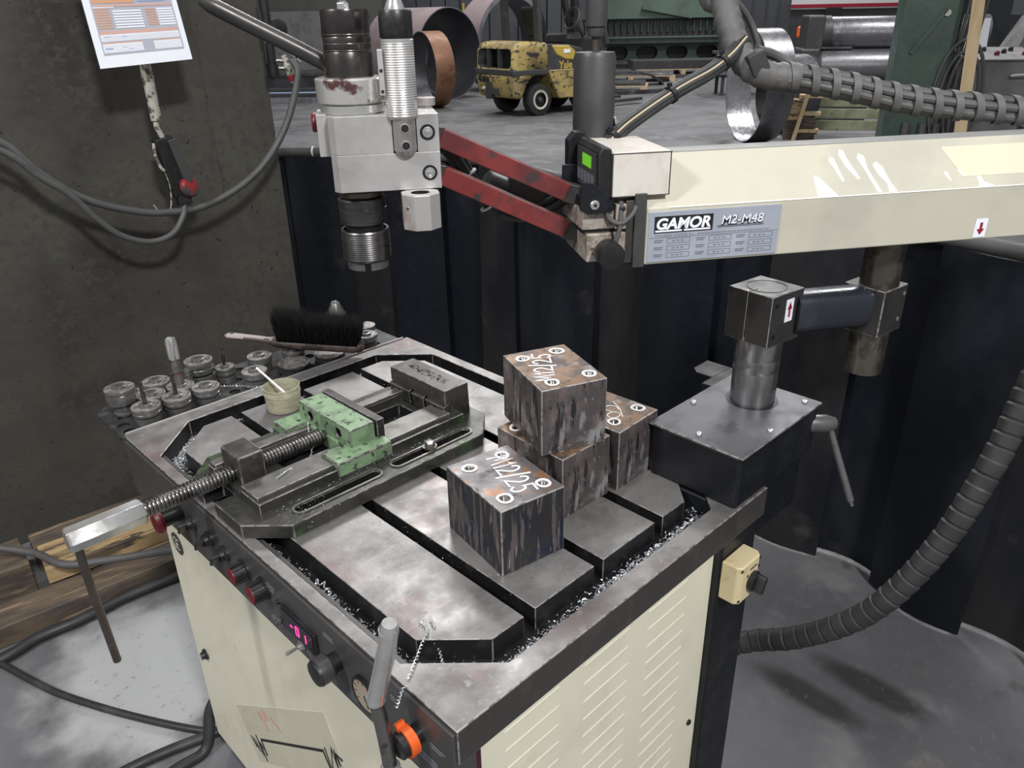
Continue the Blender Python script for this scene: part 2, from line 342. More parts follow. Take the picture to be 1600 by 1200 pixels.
REDS = [(0.687, 0.368), (0.674, 0.355), (0.679, 0.376), (0.660, 0.359), (0.664, 0.392), (0.650, 0.372), (0.652, 0.396), (0.638, 0.384), (0.625, 0.402), (0.612, 0.394), (0.603, 0.400), (0.589, 0.392), (.66, .352), (.648, .345)]

# ================================================================== SETTING
def floormat():
    m = mat('workshop_concrete', (.145, .147, .153), .5, 0, [((.095, .097, .102), 1.1, .42, .62), ((.19, .19, .195), 3.1, .52, .70), ((.085, .085, .088), 7, .60, .72), ((.24, .20, .165), 2.3, .64, .78), ((.05, .05, .05), 60, .70, .75)], .16, 30, spec=.4)
    nt = m.node_tree; N = nt.nodes.new; L = nt.links.new; b = nt.nodes['Principled BSDF']
    tc = N('ShaderNodeTexCoord'); nz = N('ShaderNodeTexNoise'); nz.inputs['Scale'].default_value = 7.; nz.inputs['Detail'].default_value = 6.
    L(tc.outputs['Object'], nz.inputs['Vector'])
    src = b.inputs['Base Color'].links[0].from_socket
    def blob(src, c, rad, sq, col, soft, warp, amount):
        sub = N('ShaderNodeVectorMath'); sub.operation = 'SUBTRACT'; L(tc.outputs['Object'], sub.inputs[0]); sub.inputs[1].default_value = c
        rot = N('ShaderNodeMapping'); rot.inputs['Rotation'].default_value = (0, 0, sq[2]); rot.inputs['Scale'].default_value = (sq[0], sq[1], 0)
        L(sub.outputs[0], rot.inputs['Vector'])
        ln = N('ShaderNodeVectorMath'); ln.operation = 'LENGTH'; L(rot.outputs[0], ln.inputs[0])
        ma = N('ShaderNodeMath'); ma.operation = 'MULTIPLY_ADD'; L(nz.outputs['Fac'], ma.inputs[0]); ma.inputs[1].default_value = warp; L(ln.outputs['Value'], ma.inputs[2])
        mr = N('ShaderNodeMapRange'); mr.interpolation_type = 'SMOOTHSTEP'; L(ma.outputs[0], mr.inputs['Value'])
        mr.inputs['From Min'].default_value = rad+soft+warp*.5; mr.inputs['From Max'].default_value = rad-soft+warp*.5
        mr.inputs['To Min'].default_value = 0; mr.inputs['To Max'].default_value = amount
        mx = N('ShaderNodeMix'); mx.data_type = 'RGBA'; L(mr.outputs[0], mx.inputs[0]); L(src, mx.inputs[6]); mx.inputs[7].default_value = (*col, 1)
        return mx.outputs[2]
    src = blob(src, (0.06, 1.36, 0), .30, (1., 1., 0), (.42, .425, .43), .10, .40, .9)     # large pale patch with a ragged edge
    src = blob(src, (1.20, .03, 0), .085, (2.0, .60, R(45)), (.030, .030, .031), .035, .05, .88)   # two soft shadows of the head, painted into the floor colour
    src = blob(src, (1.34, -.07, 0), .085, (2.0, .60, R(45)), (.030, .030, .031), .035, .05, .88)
    n2 = N('ShaderNodeTexNoise'); n2.inputs['Scale'].default_value = 38.; n2.inputs['Detail'].default_value = 8.; n2.inputs['Roughness'].default_value = .7
    L(tc.outputs['Object'], n2.inputs['Vector'])
    for lo, hi, am, cc_ in ((.58, .66, .55, (.16, .16, .165)), (.66, .69, .8, (.05, .05, .05))):
        mr = N('ShaderNodeMapRange'); mr.inputs['From Min'].default_value = lo; mr.inputs['From Max'].default_value = hi; mr.inputs['To Max'].default_value = am; L(n2.outputs['Fac'], mr.inputs['Value'])
        mx = N('ShaderNodeMix'); mx.data_type = 'RGBA'; L(mr.outputs[0], mx.inputs[0]); L(src, mx.inputs[6]); mx.inputs[7].default_value = (*cc_, 1); src = mx.outputs[2]
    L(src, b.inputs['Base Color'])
    return m
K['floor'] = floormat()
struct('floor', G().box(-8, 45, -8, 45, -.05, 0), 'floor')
K['wallfar'] = mat('dark_sheet_wall', (.055, .060, .070), .6, 0, [((.035, .038, .045), .8, .45, .65)])
g = G().box(-8, 45, 36, 36.3, 0, 12)
struct('wall_back', g, 'wallfar')
g = G().box(40, 40.3, -8, 36, 0, 12)
struct('wall_right', g, 'wallfar')

# ================================================================== WORKTABLE
TZ = .9
wt = thing('tapping_table', 'heavy grey steel tapping table with slotted top on a cream sheet-metal cabinet', 'machine table', (.35, .5, 0))
def octa(x0, x1, y0, y1, c): return [(x0, y0+c), (x0+c, y0), (x1-c, y0), (x1, y0+c), (x1, y1-c), (x1-c, y1), (x0+c, y1), (x0, y1-c)]
rim = mk('table_rim', G().box(0, .703, 0, 1, .845, TZ, 0, 1), ['edge_dark', 'steel_rim'], wt, .0016, edge='worn')
cut(rim, G().prism(octa(.0193-.35, .677-.35, .0346-.5, .9646-.5, .097), .862, 1.0), 'groove')
y0, y1, c = .078, .923, .071
for poly in ([(.058, y0+c), (.058+c, y0), (.188, y0), (.188, y1), (.058+c, y1), (.058, y1-c)],
             [(.210, y0), (.336, y0), (.336, y1), (.210, y1)], [(.357, y0), (.486, y0), (.486, y1), (.357, y1)],
             [(.508, y0), (.640-c, y0), (.640, y0+c), (.640, y1-c), (.640-c, y1), (.508, y1)]):
    mk('table_strip', G().prism(poly, .862, TZ, 0, 1), ['groove', 'steel'], wt, .0012, edge='worn')
# under body
mk('lower_housing', G().box(.05, .60, .05, .97, .03, .845), 'darkgrey', wt)
fas = mk('control_fascia', G().box(-.004, .03, .004, .992, .775, .893), 'fascia', wt, .0015)
# fine printed legends on the fascia (illegible in the photograph: short grey dashes)
g = G()
random.seed(3)
for (yy, zz, n, wdt) in ((.43, .862, 3, .03), (.43, .80, 3, .03), (.345, .795, 2, .05), (.27, .868, 2, .035), (.235, .80, 2, .05), (.225, .79, 2, .05), (.12, .866, 2, .025), (.055, .815, 3, .04), (.035, .845, 2, .03), (.155, .868, 2, .02)):
    for i in range(n): g.box(-.0045, -.0039, yy-wdt/2+random.uniform(0, .008), yy+wdt/2-random.uniform(0, .008), zz-i*.005, zz-i*.005+.0016)
mk('printed_legend', g, 'ink_grey', fas)
X_ = (-1, 0, 0)
def knobpart(name, y, z, prof, m, n=28): return mk(name, G().lathe(prof, (-.004, y, z), X_, n), m, wt)
e = knobpart('emergency_stop', .752, .84, [(.014, 0), (.014, .034), (.010, .036)], 'black')
e['label'] = 'black emergency stop body with a red mushroom cap'
mk('red_cap', G().lathe([(.012, .033), (.021, .036), (.022, .042), (.018, .048), (.006, .050)], (-.004, .752, .84), X_), 'redplastic', e)
for y in (.704, .638, .580):
    s_ = knobpart('selector_switch', y, .842, [(.0145, 0), (.0145, .004), (.011, .006), (.0105, .013)], 'black')
    mk('selector_lever', G().obox((-.024, y-.001, .840), (.014, .0065, .027), 0, M=Matrix.Rotation(R(35), 3, 'X')), 'black', s_, .002)
for y in (.513, .451):
    g = G(); pr = []
    n = 36
    for (ra, h) in ((.018, 0), (.018, .003)): pass
    g.lathe([(.0195, 0), (.0195, .003), (.016, .004)], (-.004, y, .846), X_)
    for k in range(12):
        q = 2*PI*k/12; g.obox((-.004-.0135, y+.0148*math.cos(q), .846+.0148*math.sin(q)), (.019, .0042, .0042), 0, M=Matrix.Rotation(q, 3, 'X'))
    g.lathe([(.0152, .004), (.0142, .023)], (-.004, y, .846), X_)
    kb = mk('ribbed_knob', g, 'black', wt); kb['label'] = 'black ribbed knob with dark red face'
    mk('red_face', G().lathe([(.0142, .023), (.0138, .0245), (.010, .0252)], (-.004, y, .846), X_), 'redplastic', kb)
mk('indicator_led', G().lathe([(.004, 0), (.004, .004), (.002, .006)], (-.004, .407, .846), X_, 14), 'black', wt)
mk('small_push_switch', G().lathe([(.006, 0), (.006, .006), (.004, .008), (.004, .014)], (-.004, .407, .811), X_, 16), 'fascia', wt)
ds = mk('digital_display', G().box(-.010, -.003, .300, .394, .811, .852), 'black', wt, .001); ds['label'] = 'dark display window with magenta digits reading -01'
mk('display_window', G().box(-.0112, -.0098, .304, .390, .8145, .8485), 'dispwin', ds)
def seg7(g, y, z, h, w, segs, t=.0017):
    S = {'a': ((0, h), (w, h)), 'b': ((w, h), (w, h/2)), 'c': ((w, h/2), (w, 0)), 'd': ((0, 0), (w, 0)), 'e': ((0, 0), (0, h/2)), 'f': ((0, h/2), (0, h)), 'g': ((0, h/2), (w, h/2))}
    for s in segs:
        (a, b), (c_, d) = S[s]
        g.bar((-.0116, y-a, z+b), (-.0116, y-c_, z+d), t, .0008, (-1, 0, 0))
g = G(); seg7(g, .366, .8235, .015, .007, 'g'); seg7(g, .350, .8235, .015, .008, 'abcdef'); seg7(g, .331, .8235, .015, .008, 'bc')
mk('display_digits', g, 'led', ds)
ts = knobpart('toggle_switch', .349, .800, [(.008, 0), (.008, .003), (.0055, .004), (.005, .009)], 'silver')
mk('toggle_lever', G().cyl((-.011, .349, .800), (-.034, .343, .806), .0022, .0032, 12), 'silver', ts)
kn = knobpart('adjusting_knob', .252, .836, [(.014, 0), (.0145, .012), (.0185, .013), (.0195, .015), (.0195, .033), (.018, .036), (.010, .037)], 'black')
g = G()
for k in range(60):
    q = 2*PI*k/60; g.obox((-.004-.024, .252+.0195*math.cos(q), .836+.0195*math.sin(q)), (.017, .0008, .0012), 0, M=Matrix.Rotation(q, 3, 'X'))
mk('knurling', g, 'fascia', kn)
ga = knobpart('pressure_gauge', .184, .824, [(.029, 0), (.029, .005), (.0255, .006), (.0255, .0035)], 'black', 36); ga['label'] = 'round pressure gauge with pale dial and black bezel'
mk('gauge_dial', G().lathe([(.0255, 0), (.0255, .0042)], (-.004, .184, .824), X_, 36), 'dial', ga)
mk('gauge_needle', G().bar((-.0088, .184, .824), (-.0088, .176, .806), .0018, .0006, (-1, 0, 0)), 'ink', ga)
g = G()
for k in range(9):
    q = R(-40+k*32); g.bar((-.0086, .184+.018*math.cos(q), .824+.018*math.sin(q)), (-.0086, .184+.0225*math.cos(q), .824+.0225*math.sin(q)), .0012, .0005, (-1, 0, 0))
mk('dial_marks', g, 'darkred', ga)
rg = knobpart('regulator_knob', .074, .842, [(.013, 0), (.013, .012), (.0165, .014), (.0165, .030), (.012, .033)], 'black'); rg['label'] = 'black regulator knob with an orange lock ring'
g = G()
vs = []
for k in range(23):
    q = R(60+k*10.5)
    for (r_, xx) in ((.0168, -.014), (.0168, -.026), (.0205, -.026), (.0205, -.014)): vs.append((xx, .074+r_*math.cos(q), .842+r_*math.sin(q)))
g.add(vs, [(4*i+j, 4*i+(j+1) % 4, 4*i+4+(j+1) % 4, 4*i+4+j) for i in range(22) for j in range(4)]+[(3, 2, 1, 0), (88, 89, 90, 91)])
for q in (60, 291):
    g.obox((-.021, .074+.021*math.cos(R(q)), .842+.021*math.sin(R(q))), (.012, .010, .006), 0, M=Matrix.Rotation(R(q), 3, 'X'))
mk('lock_ring', g, 'orange', rg)
# cabinet
LKY, LKZ, CEY, CEZ = .925, .359, .934, .657
cf = mk('cabinet_front', G().box(.030, .052, .055, .988, .060, .778), 'cream', wt, .004)
cf['label'] = 'cream painted front panel with scratches'
mk('plinth', G().box(.05, .68, .07, .97, 0, .06), 'black', wt)
P_ = lambda yz, x=.0285: (x, yz[0], yz[1])
def quad(g, pts, x, t=.0006): g.add([P_(p, x) for p in pts]+[P_(p, x+t) for p in pts], [(0,1,2,3),(7,6,5,4),(0,4,5,1),(1,5,6,2),(2,6,7,3),(3,7,4,0)])
Q4 = STQ
g = G(); quad(g, Q4, .0292, .0012); st = mk('instruction_film', g, 'sticker', wt)
def ribbon(g, pts, wd, x=.0287): g.ribbon([P_(p, x) for p in pts], wd, (-1, 0, 0))
g = G(); ribbon(g, ZIG1, .0034); ribbon(g, LINE1, .0058); ribbon(g, ZIG2, .0040); mk('black_scribble', g, 'ink', st)
g = G()
for i in range(0, len(REDS)-1, 2): ribbon(g, REDS[i:i+2], .0022)
mk('red_scribble', g, 'redscribble', st)
lk = mk('panel_lock', G().lathe([(.013, 0), (.013, .004), (.009, .006), (.008, .012)], (.030, LKY, LKZ), X_), 'black', wt)
mk('lock_slot', G().obox((.0175, LKY, LKZ), (.002, .003, .012)), 'silver', lk)
# CE emblem: dark disc with the two letters cut as arcs
ce = mk('emblem_disc', G().lathe([(.026, 0), (.026, .001)], (.030, CEY, CEZ), X_, 36), 'darkgrey', wt); ce['label'] = 'round grey CE mark'
g = G()
for cy, e_ in ((CEY+.009, 0), (CEY-.005, 1)):
    g.ribbon([(.0287, cy-.0095*math.cos(R(60+k*24)), CEZ+.0125*math.sin(R(60+k*24))) for k in range(11)], .0022, (-1, 0, 0))
    if e_: g.bar((.0287, cy+.009, CEZ), (.0287, cy-.002, CEZ), .0022, .0006, (-1, 0, 0))
mk('emblem_letters', g, 'cream', ce)
cs = mk('cabinet_side', G().box(.050, .602, .030, .050, .060, .848), 'cream', wt, .003); cs['label'] = 'cream side panel with columns of ventilation louvres'
lv = G().lathe([(.0002, -.056), (.0055, -.05), (.0055, .05), (.0002, .056)], (0, 0, 0), (1, 0, 0), 10)
first = None
for ci, cx in enumerate((.155, .315, .470)):
    for k in range(17):
        z = .79-k*.036
        g = G(); g.v = [Vector((v.x+cx, v.y*.26+.0302, v.z*.5+z-(.0))) for v in lv.v]; g.f = lv.f; g.m = lv.m
        if first is None: first = mk('louvre', g, 'cream', cs); base = Vector((cx, 0, z))
        else:
            o = first.copy(); COL.objects.link(o); o.parent = cs; o.location = (cx-base.x, 0, z-base.z)
for (x, z) in ((.575, .42), (.575, .10)):
    mk('panel_screw', G().lathe([(.006, 0), (.006, .003), (.003, .005)], (x, .030, z), (0, -1, 0), 14), 'black', cs)
mk('column_post', G().box(.602, .716, .016, .170, 0, .997-.1), 'blackpaint', wt, .004)
mk('corner_leg', G().box(.012, .045, .012, .05, .06, .845), 'maroon', wt, .002)['label'] = 'dark maroon corner leg under the near table corner'
# nozzle pipe hooked over the front edge
nz_ = thing('coolant_nozzle', 'bent dull steel pipe nozzle standing in front of the control strip', 'nozzle', (-.045, .08, .70))
mk('bent_pipe', G().tube(smooth([(-.038, .0555, 1.052), (-.040, .064, 1.01), (-.044, .083, .945), (-.046, .092, .915)], 6), [.0085, .0108]+[.0108]*15+[.0118, .0105, .0085], 18), 'silver', nz_)
mk('pipe_bead', G().lathe([(.0112, -.0015), (.0118, 0), (.0112, .0015)], (-.0385, .0585, 1.040), (.1, -.35, 1), 18), 'silver', nz_)
mk('lower_pipe', G().tube(smooth([(-.046, .090, .918), (-.046, .083, .88), (-.046, .078, .84), (-.046, .076, .815)], 5), .0088, 16), 'thread', nz_)
mk('pipe_collar', G().lathe([(.010, 0), (.0122, .003), (.0122, .007), (.010, .010)], (-.046, .076, .812), (0, 0, 1), 20), 'silver', nz_)
mk('threaded_socket', G().lathe([(.0125, .034), (.0135, .032)]+[x for k in range(7) for x in ((.0135, .030-k*.004), (.0122, .028-k*.004))]+[(.011, 0)], (-.046, .076, .777), (0, 0, 1), 20), 'holder_dark', nz_)
mk('valve_body', G().lathe([(.010, 0), (.010, .05), (.008, .075)], (-.046, .075, .70), (0, 0, 1), 12).obox((-.046, .062, .755), (.012, .018, .010)), 'holder_dark', nz_)

# ------------------------------------------------------------------ isolator switch on the post
sb = thing('isolator_switch', 'yellowed square switch box with a black rotary handle on the black post', 'switch', (.637, .016, .712))
bx_ = mk('switch_housing', G().prism([(.602, .0155), (.602, -.014), (.610, -.022), (.664, -.022), (.672, -.014), (.672, .0155)], .714, .792), 'yellowbox', sb, .003)
mk('rotary_base', G().lathe([(.019, 0), (.019, .006), (.015, .009)], (.645, -.022, .747), (0, -1, 0)), 'black', sb)
mk('rotary_handle', G().obox((.645, -.038, .747), (.011, .018, .032), 0, M=Matrix.Rotation(R(25), 3, 'Y')), 'black', sb, .003)
for (x, z) in ((.609, .785), (.666, .785), (.609, .721), (.666, .721)): mk('cover_screw', G().lathe([(.0032, 0), (.0026, .0012)], (x, -.0212 if x > .62 else -.0205, z), (0, -1, 0), 10), 'ink', sb)
mk('dial_marks', G().obox((.645, -.0224, .776), (.022, .0008, .0022)).obox((.664, -.0224, .768), (.004, .0008, .006)).obox((.627, -.0224, .766), (.004, .0008, .005)), 'ink', sb)
g = G(); g.add([(.604, -.0145, .7925), (.614, -.0225, .7925), (.620, -.0225, .7925), (.607, -.017, .7755), (.6015, -.012, .7855)], [(0,1,2,3,4)])
# ================================================================== TOOL TRAY
TR = .890
tt = thing('tool_tray', 'dark steel tray with round holes bolted along the left table edge', 'tray', (.35, 1.09, TR-.05))
tp = mk('tray_plate', G().prism([(0, 1.001), (.697, 1.001), (.697, 1.15), (.66, 1.185), (.03, 1.185), (0, 1.155)], TR-.005, TR), 'holder_dark', tt)
g = G()
for i in range(11):
    for j, yy in enumerate((1.045, 1.098, 1.148)):
        xx = .067-.0315*(j % 2)+i*.063
        if .02 < xx < .68: g.cyl((xx-.35, yy-1.09, -.03+.05), (xx-.35, yy-1.09, .03+.05), .0125, None, 20)
g.cyl((.022-.35, 1.03-1.09, .02), (.022-.35, 1.03-1.09, .08), .0125, None, 20); g.cyl((.022-.35, 1.063-1.09, .02), (.022-.35, 1.063-1.09, .08), .0125, None, 20)
cut(tp, g, 'groove')
mk('tray_lip', G().box(.004, .69, .9985, 1.0015, .893, .9040), 'bright', tt, .0008)
mk('tray_bracket', G().box(.02, .68, 1.001, 1.012, .845, .886), 'edge_dark', tt)
bo = mk('bracket_knob', G().cyl((.035, 1.0, .86), (.035, 1.03, .85), .018, .016, 20).cyl((.035, 1.03, .85), (.035, 1.045, .846), .010, .008, 14), 'black', tt)

# ================================================================== MACHINE VISE
VY = .628
vz = thing('machine_vise', 'oily green and grey machine vise with a long screw lying across the table', 'vise', (.26, VY, TZ))
vb = mk('vise_base', G().prism(octa(.004, .523, .458, .756, .058), TZ, .925), 'vise', vz, .002, edge='worn_dim')
def slot(g, x0, x1, y, r, z0, z1, n=8):
    pl = [(x1+r*math.cos(R(-90+180*i/n)), y+r*math.sin(R(-90+180*i/n))) for i in range(n+1)] + [(x0+r*math.cos(R(90+180*i/n)), y+r*math.sin(R(90+180*i/n))) for i in range(n+1)]
    return g.prism(pl, z0, z1)
OX, OY = .26, VY
cg = G()
for yy in (.488,):
    slot(cg, .095-OX, .238-OX, yy-OY, .0110, .004, .05); slot(cg, .288-OX, .445-OX, yy-OY, .0110, .004, .05)
cg.box(-.30, .04-OX, -.022, .022, -.01, .05)      # open end notch of the base under the screw
cg.box(.13-OX, .43-OX, -.045, .045, -.01, .05)    # bed opening
cut(vb, cg, 'groove')
for yy in (.488,):
    for (a, b) in ((.095, .238), (.288, .445)):
        rg_ = mk('slot_rim', slot(G(), a, b, yy, .0150, .925, .9275), 'vise_bright', vz)
        cut(rg_, slot(G(), a-OX, b-OX, yy-OY, .0110, .0, .06))
for (ya, yb, ta, tb) in ((-.110, -.048, -.100, -.046), (.046, .070, .045, .066)):     # two slideways
    mk('slideway', G().box(.040, .470, VY+ya, VY+yb, .925, .944, 0).box(.043, .445, VY+ta, VY+tb, .944, .951, 1), ['vise', 'vise_bright'], vz, .0012, edge='worn')
mk('nut_block', G().prism([(.052, VY-.032), (.097, VY-.032), (.097, VY+.032), (.052, VY+.032)], .925, .991), 'vise_body', vz, .003, 3, edge='worn_dim')
mk('bed_end', G().box(.04, .13, VY-.045, VY+.045, .925, .940), 'vise', vz, .001)
mk('bed_floor', G().box(.13, .43, VY-.044, VY+.044, .9005, .903), 'groove', vz)
# fixed jaw
mk('fixed_jaw_body', G().prism([(.462, .925), (.508, .925), (.505, .991), (.446, .991), (.446, .962), (.462, .955)], VY-.086, VY+.086, fn=lambda x, z, y: (x, y, z)), 'vise_body', vz, .0015, edge='worn_dim')
for k, (a, b) in enumerate(((-.086, -.030), (-.022, .014), (.022, .086))):
    j = mk('jaw_insert', G().prism([(.444, .930), (.463, .930), (.463, .958), (.452, .961), (.441, .957)], VY+a, VY+b, fn=lambda x, z, y: (x, y, z)), 'vise_body', vz, .0008, edge='worn')
    mk('insert_bolt', G().lathe([(.004, 0), (.004, .001), (.002, .0012)], (.4408, VY+(a+b)/2, .950), (-1, 0, .3), 12), 'groove', j)
g = G()      # raised cast lettering field, illegible in the photo: worn ridges
random.seed(12)
for k in range(46):
    y = VY-.072+k*.0032; h = random.uniform(.004, .013)
    if k % 7 != 3: g.box(.4452, .4462, y, y+random.uniform(.0008, .002), .979-h/2, .979+h/2)
mk('worn_cast_lettering', g, 'vise_bright', vz)
g = G()
for k in range(70):
    u = random.uniform(-.055, .06); g.obox((.478+random.uniform(-.009, .009), VY+u, .9912), (random.uniform(.002, .007), random.uniform(.002, .008), .0012), random.uniform(0, 3))
mk('worn_top_mark', g, 'vise', vz)
# moving jaw
mj = mk('moving_jaw', G().box(.232, .284, VY-.0855, VY+.0855, .953, .9905), 'green', vz, .0025, edge='worn_dim')
mj['label'] = 'chipped light green moving jaw'
mk('jaw_neck', G().box(.228, .284, VY-.044, VY+.044, .930, .956), 'green', vz, .002)
for sy in (-1, 1):
    y0_, y1_ = sorted((VY+sy*.112, VY+sy*.058))
    mk('jaw_foot', G().prism([(y0_, .927), (y1_, .927), (y1_, .957), ((y0_+y1_)/2+sy*.012, .957), (y0_ if sy < 0 else y1_, .954)] if sy < 0 else [(y0_, .927), (y1_, .927), (y1_, .954), (y0_+.04, .957), (y0_, .957)], .186, .300, fn=lambda y, z, x: (x, y, z)), 'green', vz, .003, edge='worn_dim')
cut(mj, G().cyl((.225-OX, -.046, .073), (.245-OX, -.046, .073), .0085).cyl((.225-OX, .046, .073), (.245-OX, .046, .073), .0085), 'groove')
mk('jaw_plate', G().box(.2865, .302, VY-.0885, VY+.0885, .945, .992), 'vise_body', vz, .001, edge='worn')
# screw with real thread rings
prof = [(.010, 0)]
x = 0.
while x < .318:
    prof += [(.0122, x), (.0150, x+.0018), (.0152, x+.0034), (.0122, x+.0050)]; x += .0062
prof += [(.012, x), (.010, x+.006)]
mk('lead_screw', G().lathe(prof, (-.098, VY, .952), (1, 0, 0), 24), 'thread', vz)
hx = mk('screw_hexagon', G().lathe([(.0175, 0), (.0205, .004), (.0205, .108), (.0165, .113)], (-.208, VY, .951), (1, 0, 0), 6, rot=R(0)), 'silver', vz, .0015)
tb = mk('tommy_bar', G().tube(smooth([(-.196, VY, .935), (-.1955, VY, .86), (-.193, VY+.001, .78), (-.191, VY+.001, .706)], 4), .0062, 14), 'rod', vz)
cb = thing('clamping_bolt', 'rusty hexagon bolt with washer in the right slot of the vise', 'bolt', (.361, .488, .9275))
mk('washer', G().lathe([(.0135, 0), (.0135, .0025), (.008, .0026)], (.361, .488, .9276), (0, 0, 1), 24), 'rustrod', cb)
mk('bolt_head', G().lathe([(.0098, 0), (.0098, .008), (.0085, .0095), (.003, .0100)], (.361, .488, .930), (0, 0, 1), 6), 'holder', cb, .0006)

# ================================================================== PLASTIC JAR AND BRUSH
jr = thing('plastic_jar', 'cloudy yellowish open plastic jar beside the vise', 'jar', (.282, .873, TZ))
mk('jar_wall', G().lathe([(.030, 0), (.0345, .002), (.0355, .006), (.0362, .036), (.0378, .038), (.0365, .0405), (.0378, .043), (.0365, .0455), (.0376, .053), (.0362, .0535), (.0350, .046), (.0346, .036), (.0335, .005), (.028, .003)], (.282, .873, TZ), (0, 0, 1), 36), 'jar', jr)
mk('oil_residue', G().lathe([(.0335, .0035), (.0337, .009), (.001, .0092)], (.282, .873, TZ), (0, 0, 1), 30), 'oil', jr)
bs = thing('acid_brush', 'thin white stick brush leaning in the plastic jar', 'brush', (.282, .873, .91))
mk('stick', G().cyl((.300, .853, .912), (.255, .915, .989), .0026, .0022, 12), 'white', bs)
mk('brush_tip', G().cyl((.300, .853, .912), (.295, .860, .922), .0055, .004, 12), 'handle_pale', bs)

# ================================================================== STEEL BLOCKS
def glyph(ch):
    A = lambda cx, cy, r, a0, a1, n=9, sy=1.: [(cx+r*math.cos(R(a0+(a1-a0)*i/n)), cy+sy*r*math.sin(R(a0+(a1-a0)*i/n))) for i in range(n+1)]
    return {'M': [[(0, 0), (.12, 1), (.42, .25), (.72, 1), (.85, 0)]], '1': [[(0, .75), (.2, 1), (.12, 0)]],
            '2': [A(.32, .72, .3, 170, -40) + [(.0, .02), (.75, .05)]], '/': [[(-.1, -.2), (.35, 1.25)]],
            '5': [[(.9, 1.02), (.18, 1), (.1, .58)] + A(.28, .32, .32, 120, -150)]}[ch]
ADV = {'M': 1.15, '1': .45, '2': .95, '/': .5, '5': .9}
BW, BL, BH = .113, .151, .113
holes_std = [(.026, .124), (.088, .128), (.092, .026), (.024, .026)]
def block(label, loc, rz, tops, side, holes, text=None, rings=True, scribble=None):
    b = thing('steel_block', label, 'steel block', loc, rz, 'drilled steel blocks on the table')
    body = mk('block_body', G().box(0, BW, 0, BL, 0, BH, 0, 1), [side, tops], b, .0018, 2, world=False, edge='worn')
    cg = G()
    for (u, v) in holes: cg.cyl((u, v, BH-.03), (u, v, BH+.01), .0062, None, 20)
    cut(body, cg, 'hole')
    random.seed(int(loc[0]*1000))
    for (u, v) in holes:
        th = G().lathe([x for k in range(7) for x in ((.0062, -.002-k*.0024), (.0054, -.0032-k*.0024))], (u, v, BH), (0, 0, 1), 18, cap=False)
        mk('hole_thread', th, 'thread', body, world=False)
        if rings:
            rr = random.uniform(.0098, .0112); ph = random.uniform(0, 6)
            g = G(); g.stroke([(u+rr*(1.0+.10*math.cos(2*q+ph))*math.cos(q), v+rr*(1.0+.12*math.sin(q+ph))*math.sin(q)) for q in [2*PI*i/18*1.04 for i in range(19)]], .0042, BH+.0005)
            mk('paint_ring', g, 'chalk', body, world=False)
    if text:
        o, ex, ey, sx_, sy_ = text
        g = G(); x = 0.
        ex = Vector((*ex, 0)); ey = Vector((*ey, 0))
        for ch in 'M12/25':
            for pl in glyph(ch):
                pts = [Vector((*o, 0)) + ex*((x+p[0])*sx_) + ey*(p[1]*sy_) for p in pl]
                g.stroke([(p.x, p.y) for p in pts], .0034, BH+.0004)
            x += ADV[ch]
        mk('painted_marking', g, 'chalk', body, world=False)['label'] = 'hand painted white marking M12/25'
    if scribble:
        g = G()
        for pl in scribble: g.stroke(pl, .0018, BH+.0004)
        mk('painted_marking', g, 'whitepaint', body, world=False)
    return b
block('front dark steel block with white M12/25 marking standing alone nearest the camera', (.224, .157, TZ), R(-10), 'rusttop', 'mill', holes_std, ((.062, .130), (-.20, -.98), (.99, -.12), .0225, .036))
block('topmost rusty steel block with M12/25 marking stacked on another block', (.372, .219, TZ+BH+.0005), R(-21.5), 'rusttop2', 'mill_bright', [(.024, .122), (.088, .128), (.095, .026), (.028, .022)], ((.036, .028), (.36, .93), (-.97, .2), .0215, .030))
block('lower steel block carrying the topmost rusty block', (.387, .188, TZ), R(-1.5), 'rusttop2', 'mill_bright', [(.022, .126), (.09, .128), (.092, .026), (.022, .030)])
block('rusty steel block beside the black column box with ring scribbles on top', (.515, .1775, TZ), R(2.5), 'rusttop2', 'mill_bright', [(.022, .125), (.092, .120), (.094, .030), (.026, .030)], None, True,
      [[(.045+.012*math.cos(R(a)), .045+.010*math.sin(R(a))) for a in range(0, 375, 25)], [(.062+.011*math.cos(R(a)), .062+.012*math.sin(R(a))) for a in range(-60, 240, 25)], [(.05, .03), (.07, .05), (.085, .075)]])

